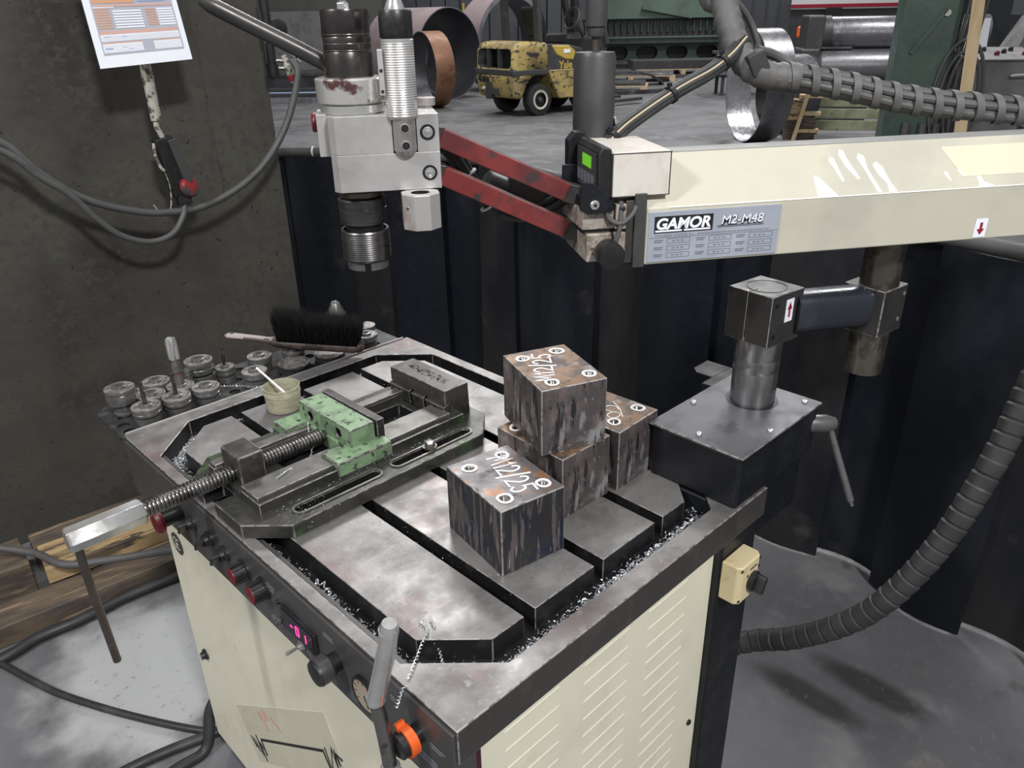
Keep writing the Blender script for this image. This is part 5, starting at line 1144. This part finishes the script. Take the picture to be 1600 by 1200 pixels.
lettering('maker_lettering', 'Yale', .30, basis((.98, -.5455, .745), (1, 0, 0), (0, 0, 1), (0, -1, 0)), 'yl_clean', sp)
FL('trim_line', G().box(.76, 2.0, -.566, -.55, .715, .732), 'wood_pale', fr_)
FL('floor_plate', G().box(1.55, 2.3, -.53, .53, .55, .74), 'anthr')
FL('dashboard', G().prism([(1.86, .72), (2.18, .72), (2.18, 1.22), (2.04, 1.30), (1.92, 1.18)], -.42, .42, fn=xz_), 'anthr', None, .02)
for y in (-.46, .46):
    FL('guard_post', G().bar((.60, y, 1.16), (.54, y, 2.25), .09, .12, (0, 1, 0)), 'anthr')
    FL('guard_post', G().bar((2.15, y, 1.1), (1.80, y, 2.25), .08, .10, (0, 1, 0)), 'anthr')
FL('overhead_guard', G().box(.5, 1.85, -.5, .5, 2.22, 2.28), 'anthr', None, .01)
FL('seat_cushion', G().box(.90, 1.42, -.26, .26, 1.12, 1.30), 'black', None, .05)
FL('seat_back', G().bar((.95, 0, 1.25), (.78, 0, 1.72), .50, .12, (1, 0, 0)), 'black', None, .05)
g = G(); P = [Vector((1.72+.06*math.sin(2*PI*i/24), .0+.19*math.cos(2*PI*i/24), 1.52+.17*math.sin(2*PI*i/24))) for i in range(25)]
FL('steering_wheel', G().tube(P, .018, 8, cap=False).bar((1.74, 0, 1.5), (2.0, 0, 1.25), .05, .05).bar((1.72, -.18, 1.52), (1.72, .18, 1.52), .03, .02), 'cable')
for k in range(4): FL('control_lever', G().cyl((1.95, -.12-.07*k, 1.25), (1.90, -.12-.07*k, 1.48), .012, None, 8).lathe([(.022, 0), (.026, .02), (.015, .045)], (1.90, -.12-.07*k, 1.46), (0, 0, 1), 10), 'black')
for y in (-.38, .38): FL('mast_rail', G().box(2.06, 2.18, y-.06, y+.06, .08, 2.4), 'anthr')
FL('fork_carriage', G().box(2.20, 2.27, -.5, .5, .25, .65), 'anthr')
for y in (-.3, .3): FL('fork_tine', G().box(2.25, 3.25, y-.06, y+.06, .06, .11), 'anthr')
def wheel(x, y, r, w):
    sy = -1 if y < 0 else 1
    t = FL('wheel', G().lathe([(r*.55, 0), (r*.94, .01), (r, .04), (r, w-.04), (r*.94, w-.01), (r*.55, w)], (x, y-sy*w, r), (0, sy, 0), 36, cap=False), 'tyre')
    FL('wheel_rim', G().lathe([(r*.62, 0), (r*.60, .014), (r*.50, .010), (r*.46, .004)], (x, y-sy*.004, r), (0, sy, 0), 28, cap=False), 'rimpaint', t)
    FL('wheel_hub', G().lathe([(r*.47, -.04), (r*.20, -.04), (r*.16, .01), (r*.05, .02)], (x, y-sy*.004, r), (0, sy, 0), 24), 'anthr', t)
wheel(.58, -.54, .262, .20); wheel(.58, .54, .262, .20); wheel(1.70, -.56, .33, .25); wheel(1.70, .56, .33, .25)

K['pipe_out'] = mat('pinkish_primed_steel', (.33, .26, .265), .5, .2, [((.24, .19, .20), 1.5, .45, .65)])
K['pipe_in'] = mat('dark_pipe_inside', (.075, .075, .085), .42, .5, [((.12, .115, .12), 1.2, .5, .7)])
K['rust_band'] = mat('rusty_brown_band', (.23, .115, .065), .5, .3, [((.14, .065, .04), 3, .45, .65), ((.30, .19, .13), 5, .6, .7)])
K['plate_ring'] = mat('rolled_grey_plate', (.145, .14, .15), .35, .75, [((.09, .085, .09), 2.5, .45, .62), ((.22, .215, .23), 3.5, .58, .72)])
K['plate_bright'] = mat('bright_rolled_plate', (.50, .50, .53), .26, .9, [((.30, .29, .31), 3, .45, .65, (1, 1, .3))])
def pipe(name, label, ground, ax, r, length, th, mo, mi_, n=64, gap=None):
    ax = Vector((math.cos(R(ax)), math.sin(R(ax)), 0)); c_ = Vector((ground[0], ground[1], r))
    t = thing(name, label, 'steel pipe', (ground[0], ground[1], 0))
    mk('outer_wall', G().lathe([(r, 0), (r, length)], c_, ax, n, cap=False), mo, t)
    mk('inner_wall', G().lathe([(r-th, 0), (r-th, length)], c_, ax, n, cap=False), mi_, t)
    mk('end_rim', G().lathe([(r, 0), (r-th, 0)], c_, ax, n, cap=False).lathe([(r, length), (r-th, length)], c_, ax, n, cap=False), 'plate_bright', t)
    return t
pipe('large_pipe', 'largest pinkish steel pipe with dark inside standing left of the forklift', (10.88, 12.70), 92, .88, 1.7, .018, 'pipe_out', 'pipe_in')
sr = pipe('rusty_ring', 'rusty brown steel ring leaning in front of the largest pipe', (9.55, 12.00), -15, .675, .38, .02, 'rust_band', 'pipe_in')
mk('band_clamp', G().obox((9.72, 11.31, .62), (.30, .02, .02), R(-15)), 'plate_bright', sr)
pipe('primed_ring', 'pink primed steel ring standing behind the forklift', (13.3, 13.3), 85, 1.02, .8, .10, 'pipe_out', 'pipe_in')
pipe('rolled_plate_ring', 'narrow rolled steel ring with bright inside standing under the cable bundle', (9.50, 5.13), -38, .70, .36, .012, 'plate_ring', 'plate_bright')
pipe('rolled_plate_ring', 'second rolled steel ring, smaller and bluish grey, right of the bright narrow ring', (10.55, 5.25), -30, .52, .40, .012, 'plate_ring', 'plate_ring')
VZ = R(-44.2)      # machines facing the aisle
# bending rolls
K['rollsteel'] = mat('shiny_roll_steel', (.20, .20, .215), .36, .7, [((.12, .12, .13), 1.5, .48, .62), ((.27, .27, .29), 3, .58, .75)])
br_ = thing('plate_bending_rolls', 'plate bending machine with two large shiny horizontal rolls', 'bending machine', (14.7, 5.9, 0), R(-52))
def BR(name, g, m, par=None, bevel=0.): return mk(name, g, m, par or br_, bevel, world=False)
BR('upper_roll', G().lathe([(.20, -.1), (.27, 0), (.27, 2.6)], (-.55, 0, 1.20), (1, 0, 0), 40), 'rollsteel')
BR('lower_roll', G().lathe([(.20, -.1), (.27, 0), (.27, 2.6)], (-.70, -.15, .67), (1, 0, 0), 40), 'rollsteel')
BR('roll_collar', G().lathe([(.29, 0), (.29, .22)], (-.80, 0, 1.20), (1, 0, 0), 36), 'anthr')
BR('bearing_housing', G().box(-1.02, -.72, -.33, .33, .92, 1.50), 'anthr', None, .04)
hs = BR('bearing_housing', G().box(-1.12, -.78, -.50, .25, .38, .97), 'anthr', None, .04)
BR('housing_ring', G().lathe([(.20, 0), (.20, .01), (.17, .012)], (-.95, -.505, .67), (0, -1, 0), 26), 'rollsteel', hs)
BR('machine_bed', G().box(-1.15, 2.2, -.55, .5, .10, .36).box(-1.0, 2.1, -.5, .45, 0, .10), 'anthr', None, .02)
BR('yellow_block', G().box(.55, .66, -.12, 0, .90, .98), 'yl_clean'); BR('timber_block', G().box(.85, .95, -.12, 0, .90, .98), 'wood_dark')
BR('feed_tray', G().box(-.72, -.20, -.25, .05, .955, .99), 'rollsteel')
# green press / guillotine
K['pgreen'] = mat('pale_green_machine_paint', (.12, .175, .14), .5, 0, [((.09, .13, .105), 1.2, .45, .65)])
K['pdark'] = mat('dark_green_machine_paint', (.05, .068, .058), .5, 0, [((.03, .04, .036), 1.2, .45, .65)])
ps = thing('guillotine_shear', 'large pale green guillotine shear with oval openings in its base', 'shear', (24.2, 15.5, 0), VZ)
def PS_(name, g, m, par=None, bevel=0.): return mk(name, g, m, par or ps, bevel, world=False)
bs_ = PS_('machine_base', G().box(-3.6, 1.9, 0, .6, 0, .62), 'pgreen', None, .02)
cg = G()
for k in range(5):
    x0 = -3.05+k*1.02; a, b = x0, x0+.72
    pl = [(b-.2+.2*math.cos(R(-90+180*i/8)), .32+.2*math.sin(R(-90+180*i/8))) for i in range(9)]+[(a+.2+.2*math.cos(R(90+180*i/8)), .32+.2*math.sin(R(90+180*i/8))) for i in range(9)]
    cg.prism(pl, -.3, .35, fn=xz_)
cut(bs_, cg, 'anthr')
PS_('work_table', G().box(-3.7, 1.95, -.6, .5, .62, .78), 'pdark', None, .02)
PS_('front_rail', G().box(-3.7, 1.95, -.66, -.60, .80, .84), 'pgreen')
PS_('blade_recess', G().box(-3.6, 1.9, .2, .9, .78, 1.5), 'anthr')
for k in range(24): PS_('hold_down', G().lathe([(.05, 0), (.05, .35)], (-3.4+k*.22, .15, .95), (0, 0, 1), 10), 'pdark')
PS_('ram', G().box(-3.6, 1.95, 0, .5, 1.36, 2.8), 'pgreen', None, .02)
PS_('side_frame', G().box(1.6, 2.0, -.7, .9, 0, 2.9), 'pdark', None, .02)
PS_('side_frame', G().box(-4.0, -3.6, -.7, .9, 0, 2.9), 'pdark', None, .02)
PS_('slanted_gauge', G().bar((-1.9, -.1, 1.72), (-.25, -.1, 1.42), .10, .14), 'pgreen')
# white machine with a red stripe
wm = thing('white_machine', 'long white machine with a dark red stripe far behind the rolls', 'machine', (26.2, 11.7, 0), VZ)
mk('machine_body', G().box(-1.8, 2.3, 0, 1.2, 1.55, 3.0), mat('white_machine_paint', (.62, .62, .62), .4), wm, .02, world=False)
mk('red_stripe', G().box(-1.8, 2.3, -.03, .0, 1.60, 1.70), 'darkred', wm, world=False)
mk('lower_body', G().box(-1.8, 2.3, .1, 1.2, 0, 1.55), 'anthr', wm, world=False)
mk('hanging_screen', G().box(-.45, .05, -.3, -.25, 1.25, 1.60), 'black', wm, .01, world=False)
dp = solo('dark_cabinet', G().box(-.75, .75, 0, .8, 0, 2.6), 'wallfar', 'tall dark sheet metal cabinet between the shear and the white machine', 'cabinet', (22.2, 12.0, 0), VZ, local=True, bevel=.02)
for x in (-.35, .05, .40): mk('cabinet_fold', G().box(x-.02, x+.02, -.03, 0, .05, 2.55), 'anthr', dp, world=False)
og = thing('orange_post', 'orange valve post in front of the dark cabinet', 'post', (16.9, 8.1, 0))
mk('post_rod', G().cyl((16.9, 8.1, 0), (16.9, 8.1, 1.05), .06, None, 12), 'orange', og); mk('post_head', G().obox((16.9, 8.1, 1.15), (.28, .28, .22), .5), 'orange', og, .04)
# rack with offcuts between ring and rolls
rk = thing('offcut_rack', 'steel rack with leaning offcuts behind the narrow rolled ring', 'rack', (15.2, 8.3, 0), VZ)
def RK(name, g, m): return mk(name, g, m, rk, world=False)
for x in (-.55, .55):
    for y in (0, .5): RK('rack_post', G().box(x-.03, x+.03, y-.03, y+.03, 0, 1.22), 'anthr')
for z in (.35, .75, 1.18): RK('rack_shelf', G().box(-.6, .6, -.04, .54, z, z+.04), 'anthr')
for (x, z) in ((-.45, 1.5), (-.30, 1.42), (-.05, 1.25)): RK('leaning_rod', G().bar((x+.35, .1, .79), (x-.15, .2, z), .035, .035), 'wood_pale')
RK('stacked_sheet', G().box(-.9, .5, -.1, .6, .40, .47).box(-.7, .55, 0, .5, .79, .84), 'plate_bright')
# green slatted crate with a small box
K['slat'] = mat('faded_green_slat', (.30, .31, .20), .6, 0, [((.20, .22, .14), 5, .45, .62), ((.07, .07, .05), 9, .62, .70), ((.36, .35, .27), 4, .60, .72)])
cr = thing('slatted_crate', 'faded green crate of wide horizontal slats above the arm', 'crate', (11.05, 4.18, 0), R(-58))
for k in range(4): mk('slat', G().box(-.62, .95, -.02, .02, .06+k*.155, .19+k*.155), 'slat', cr, .006, world=False)
for x in (-.60, .90): mk('corner_post', G().box(x-.05, x+.05, .02, .09, 0, .72), 'slat', cr, world=False)
mk('pale_post', G().box(.66, .74, -.045, -.02, 0, .70), 'wood_pale', cr, world=False)
for x in (-.62, .95):
    for k in range(4): mk('side_slat', G().box(x-.02, x+.02, .02, .8, .06+k*.155, .18+k*.155), 'slat', cr, world=False)
wb = thing('small_wooden_box', 'small orange-brown wooden box with a leaning lath left of the green crate', 'box', (10.12, 4.72, 0), R(-58))
mk('box_body', G().box(-.16, .10, -.14, .1, .26, .52), 'wood', wb, .01, world=False)
mk('box_stand', G().box(-.10, .30, -.05, .1, 0, .26), 'wood_dark', wb, world=False)
mk('lath', G().bar((.02, -.18, .0), (.16, -.16, .72), .05, .03, (0, 1, 0)), 'wood_pale', wb, world=False)
for k in range(3): mk('step_board', G().box(.05, .34, -.12, .05, .10+k*.22, .14+k*.22), 'wood_pale', wb, world=False)
ob = thing('open_wooden_tray', 'open pale wooden tray standing before the lower roll', 'tray', (12.2, 5.05, 0), R(-50))
mk('tray_floor', G().box(-.4, .4, -.25, .25, .46, .48), 'wood_pale', ob, world=False)
for (a, b, c_, d) in ((-.4, .4, -.25, -.22), (-.4, .4, .22, .25), (-.4, -.37, -.25, .25), (.37, .4, -.25, .25)): mk('tray_side', G().box(a, b, c_, d, .46, .62), 'wood_pale', ob, world=False)
mk('tray_stand', G().box(-.38, .38, -.2, .2, 0, .46), 'anthr', ob, world=False)
# green building column
K['colgreen'] = mat('dark_green_column_paint', (.050, .085, .068), .4, 0, [((.035, .06, .05), 2.5, .45, .65), ((.075, .11, .09), 4, .58, .72)])
gc = thing('steel_column', 'dark green steel building column crossing the picture right of the rolls', 'column', (6.55, 1.96, 0), R(-62))
mk('front_flange', G().box(-.20, .20, -.20, -.175, 0, 4.2), 'colgreen', gc, .004, world=False)
mk('rear_flange', G().box(-.20, .20, .175, .20, 0, 4.2), 'colgreen', gc, .004, world=False)
mk('column_web', G().box(-.012, .012, -.175, .175, 0, 4.2), 'colgreen', gc, world=False)
mk('side_plate', G().box(-.20, -.19, -.175, .175, 0, 4.2), 'colgreen', gc, world=False)
mk('diagonal_rib', G().bar((-.10, -.205, 1.30), (.10, -.205, 1.62), .03, .03, (0, -1, 0)), 'colgreen', gc, world=False)
mk('column_bolt', G().lathe([(.025, 0), (.025, .02)], (.10, -.20, 1.58), (0, -1, 0), 12), 'rimpaint', gc, world=False)
for x in (-.06, .06, .16): mk('wall_conduit', G().cyl((x+.02, -.24, 0), (x+.02, -.24, .80), .028, None, 12), 'cable', gc, world=False)
cc = thing('hanging_cables', 'grey cables and a coiled loop hanging beside the green column', 'cables', (6.60, 1.72, 0), R(-62))
random.seed(2)
for k in range(6): mk('hanging_cable', G().tube(smooth([(-.02+k*.032, -.1, 3.2), (.0+k*.03, -.12, 2.2), (-.03+k*.028, -.1, 1.45), (-.04+k*.022, -.1, 1.02+.05*(k % 3)), (.0+k*.02, -.1, .55)], 6), .012, 8), 'cable' if k % 2 else 'cable_dark', cc, world=False)
for (r0, h, x) in ((.17, .42, .04), (.13, .34, .05), (.07, .30, .04)): mk('cable_loop', G().tube([(x+r0*math.cos(2*PI*i/24), -.15, .98+h*math.sin(2*PI*i/24)) for i in range(25)], .013, 8, cap=False), 'cable', cc, world=False)
solo('timber_post', G().bar((5.88, 1.29, 0), (6.32, 1.59, 2.2), .075, .05, (1, -1, 0)), 'wood_pale', 'pale upright timber plank in front of the control desk', 'plank', (5.88, 1.29, 0))
K['scuff'] = mat('scuffed_grey_machine', (.17, .165, .17), .5, 0, [((.10, .10, .105), 2.5, .45, .62), ((.24, .235, .23), 5, .6, .72)])
ck = thing('control_desk', 'grey machine control desk with a sloping pale panel of knobs', 'control desk', (7.55, 1.70, 0), R(-60))
K['deskgrey'] = mat('grey_desk_paint', (.16, .16, .165), .45, 0, [((.11, .11, .115), 4, .45, .65)])
mk('desk_body', G().prism([(-.12, .62), (.32, .62), (.32, 1.26), (-.12, 1.20)], -.26, .26, fn=lambda y, z, x: (x, y, z)), 'deskgrey', ck, .01, world=False)
mk('desk_foot', G().box(-.1, .1, 0, .22, 0, .62), 'deskgrey', ck, world=False)
pn_ = mk('desk_panel', G().prism([(-.14, 1.20), (.34, 1.275), (.34, 1.29), (-.14, 1.215)], -.28, .28, fn=lambda y, z, x: (x, y, z)), 'scuff', ck, .004, world=False)
for k in range(7):
    x, y = -.2+.07*k, .02+.08*(k % 3); mk('desk_button', G().lathe([(.022, 0), (.020, .03), (.008, .04)], (x, y, 1.232+y*.156), (0, -.15, 1), 12), 'black' if k % 3 else 'redplastic', pn_, world=False)
mk('desk_handle', G().tube(smooth([(.12, -.13, 1.08), (.12, -.19, 1.09), (.26, -.19, 1.10), (.26, -.12, 1.10)], 5), .012, 8), 'mid_grey', ck, world=False)
mk('document', G().bar((-.10, .30, 1.27), (-.10, .36, 1.52), .18, .006, (0, -1, 0)), 'p_white', ck, world=False)
gm = thing('grey_machine_frame', 'scuffed grey machine frame with a slanted support at the right picture edge', 'machine', (9.5, 1.75, 0), R(-60))
mk('frame_body', G().prism([(-.75, 0), (1.8, 0), (1.8, 1.52), (-.2, 1.52), (-.75, .40)], -.3, .5, fn=xz_), 'scuff', gm, .02, world=False)
mk('slanted_support', G().bar((-.42, -.35, .95), (-.18, -.35, 1.72), .16, .10, (0, -1, 0)), 'deskgrey', gm, world=False)
for k in range(3): mk('laid_plank', G().box(-.30+.1*k, .6, -.4, -.2, 1.66+.05*k, 1.70+.05*k), 'wood_pale', gm, world=False)
mk('dark_panel', G().box(-.2, 1.8, .3, .9, 1.52, 3.2), 'wallfar', gm, world=False)
mk('slot_hole', G().box(.35, .65, -.31, -.29, 1.05, 1.17), 'anthr', gm, .03, world=False)
ledge = solo('plank_stack', G().box(-.5, .5, -.2, .2, 0, .55).box(-.55, .5, -.22, .22, .55, .60), 'wood_dark', 'short stack of grey planks at the right picture edge', 'plank stack', (9.2, 1.2, 0), R(-60), local=True)
bb = thing('blue_carton', 'small blue and white carton on the floor above the arm', 'carton', (12.4, 2.80, 0), R(-50))
mk('carton_body', G().box(-.35, .35, -.2, .2, .10, .36), mat('blue_carton', (.03, .10, .38), .5), bb, .01, world=False); mk('carton_label', G().box(.0, .28, -.21, -.2, .10, .26), 'p_white', bb, world=False); mk('carton_base', G().box(-.36, .36, -.2, .2, 0, .10), 'wood_dark', bb, world=False)
solo('brown_carton', G().box(-.25, .35, -.2, .2, 0, .30), 'wood_pale', 'pale brown carton beside the blue carton', 'carton', (12.9, 2.25, 0), R(-50), local=True, bevel=.01)
solo('brown_cabinet', G().box(-.42, .40, -.2, .2, 0, .62), mat('brown_cabinet_paint', (.13, .115, .105), .5), 'low brown cabinet behind the cable bundle right of the green column', 'cabinet', (12.9, 3.9, 0), R(-50), local=True, bevel=.01)
# stacks of sheet, pallets and profiles on the floor
def palletstack(label, loc, rz, w, d, m, hh):
    t = thing('pallet', label, 'pallet', loc, rz, 'pallets of plate on the workshop floor')
    for k in range(5): mk('top_board', G().box(-w/2, w/2, -d/2+k*(d-.1)/4, -d/2+.1+k*(d-.1)/4, .12, .145), 'wood_pale', t, world=False)
    for x in (-w/2, -.07, w/2-.14):
        for y in (-d/2, d/2-.1): mk('pallet_block', G().box(x, x+.14, y, y+.1, .022, .12), 'wood_pale', t, world=False)
    for x in (-w/2, -.05, w/2-.1): mk('bottom_board', G().box(x, x+.1, -d/2, d/2, 0, .022), 'wood_pale', t, world=False)
    mk('laid_sheet', G().box(-w/2-.1, w/2-.05, -d/2, d/2+.05, .146, .146+hh), m, t, .004, world=False)
    return t
palletstack('nearest wooden pallet with plates right of the black balance cylinder', (14.3, 11.2, 0), R(-55), 1.6, .9, 'plate_ring', .05)
palletstack('pallet of plates behind the nearest pallet', (16.8, 12.6, 0), R(-50), 2.2, 1., 'plate_bright', .06)
palletstack('long pallet of dark profiles in front of the guillotine shear', (19.6, 13.0, 0), R(-44), 2.6, 1., 'anthr', .22)
solo('sheet_stack', G().box(-2.6, 1.5, -.7, .7, .14, .19).box(-2.4, 1.3, -.5, .5, 0, .14), ['plate_ring'], 'bright sheet stack in front of the shear table', 'sheet stack', (21.6, 14.9, 0), VZ, local=True)
solo('curved_plate', G().prism([(.9*math.cos(R(a)), .32*math.sin(R(a))) for a in range(0, 181, 12)]+[(.86*math.cos(R(a)), .27*math.sin(R(a))) for a in range(180, -1, -12)], -.3, .3, fn=xz_), 'plate_ring', 'curved dark plate lying like an arch among the pallets', 'plate', (15.7, 11.9, 0), VZ, local=True)
for k, (x, y, l, rz) in enumerate(((13.6, 10.6, 2.6, -30), (18.5, 11.8, 2.2, -44), (20.0, 11.6, 1.8, -48))):
    solo('flat_bar', G().obox((0, 0, .04), (l, .16, .08)), 'plate_ring', ('long flat bar on the floor under the nearest pallet', 'dark flat bar on the floor left of the chain', 'short dark bar on the floor near the chain')[k], 'steel bar', (x, y, 0), R(rz), 'flat bars on the workshop floor', local=True)
for k in range(5):
    solo('steel_profile', G().box(-2.2, 1.6, -.09, .09, 0, .10+.03*(k % 2)), ('plate_bright', 'plate_ring', 'p_blue', 'anthr', 'plate_ring')[k], ('bright steel profile lying nearest, left of the tapping head', 'second dark steel profile left of the tapping head', 'bluish steel profile left of the tapping head', 'black steel profile left of the tapping head', 'farthest grey profile of the row left of the tapping head')[k], 'steel profile', (8.6+.35*k, 14.9+.55*k, 0), R(-50+2*k), 'steel profiles on the floor', local=True, bevel=.004)
solo('sheet_stack', G().box(-2.4, 1.6, -.6, .6, .0, .34).box(-2.5, 1.7, -.7, .7, .34, .40), 'plate_ring', 'low stack of grey sheets behind the profiles at the left', 'sheet stack', (10.4, 18.1, 0), R(-44), local=True)
solo('upright_sheet', G().box(-.55, 1.0, -.03, .03, 0, 1.75), 'deskgrey', 'upright grey sheet panel behind the spindle motor', 'panel', (10.65, 18.8, 0), R(-44.2), local=True)
ow = thing('olive_machine', 'olive grey machine wall filling the upper left background', 'machine', (10.9, 19.2, 0), VZ)
mk('machine_wall', G().box(-5.0, 2.5, 0, 1., 0, 3.6), mat('olive_machine_paint', (.075, .075, .068), .55, 0, [((.055, .055, .052), .9, .45, .65)]), ow, .02, world=False)
mk('machine_ledge', G().box(.9, 2.2, -.12, 0, 1.62, 1.66), 'rustrod', ow, world=False)
pw = thing('panelled_partition', 'dark vertical panelled partition behind the large pipes', 'partition', (15.8, 18.6, 0), VZ)
for k in range(22): mk('partition_panel', G().box(-4.6+k*.42, -4.6+k*.42+.39, (k % 2)*.03, .1, 0, 4.2), 'wallfar', pw, .01, world=False)
mk('yellow_marker', G().box(.5, .56, -.05, -.02, 1.55, 1.9), 'yl_clean', pw, world=False)
lc = thing('lifting_chain', 'hanging steel chain in front of the guillotine shear', 'chain', (12.95, 7.6, 1.0))
for k in range(14):
    q = PI/2*(k % 2); c_ = Vector((12.95, 7.6, 1.62-k*.055))
    mk('chain_link', G().tube([c_+Vector((.022*math.cos(2*PI*i/12)*math.cos(q), .022*math.cos(2*PI*i/12)*math.sin(q), .036*math.sin(2*PI*i/12))) for i in range(13)], .008, 6, cap=False), 'bright', lc)
mk('chain_hook', G().tube(smooth([(12.95, 7.6, .86), (12.95, 7.6, .80), (12.99, 7.57, .74), (12.95, 7.6, .70), (12.91, 7.63, .75)], 5), .014, 8), 'bright', lc)
mk('chain_drop', G().cyl((12.95, 7.6, 1.63), (12.95, 7.6, 6.0), .008, None, 8), 'bright', lc)

for o in list(bpy.data.objects):     # groups of marks and serrations too small to pick apart
    if o.parent is not None and o.name.split('.')[0] in ('knurling', 'ball_detent', 'chuck_teeth', 'worn_cast_lettering', 'worn_top_mark', 'dial_marks', 'printed_legend', 'data_fields', 'printed_table', 'printed_orange', 'printed_cells', 'printed_heading', 'printed_marks', 'ruled_lines', 'red_scribble'):
        o['kind'] = 'stuff'
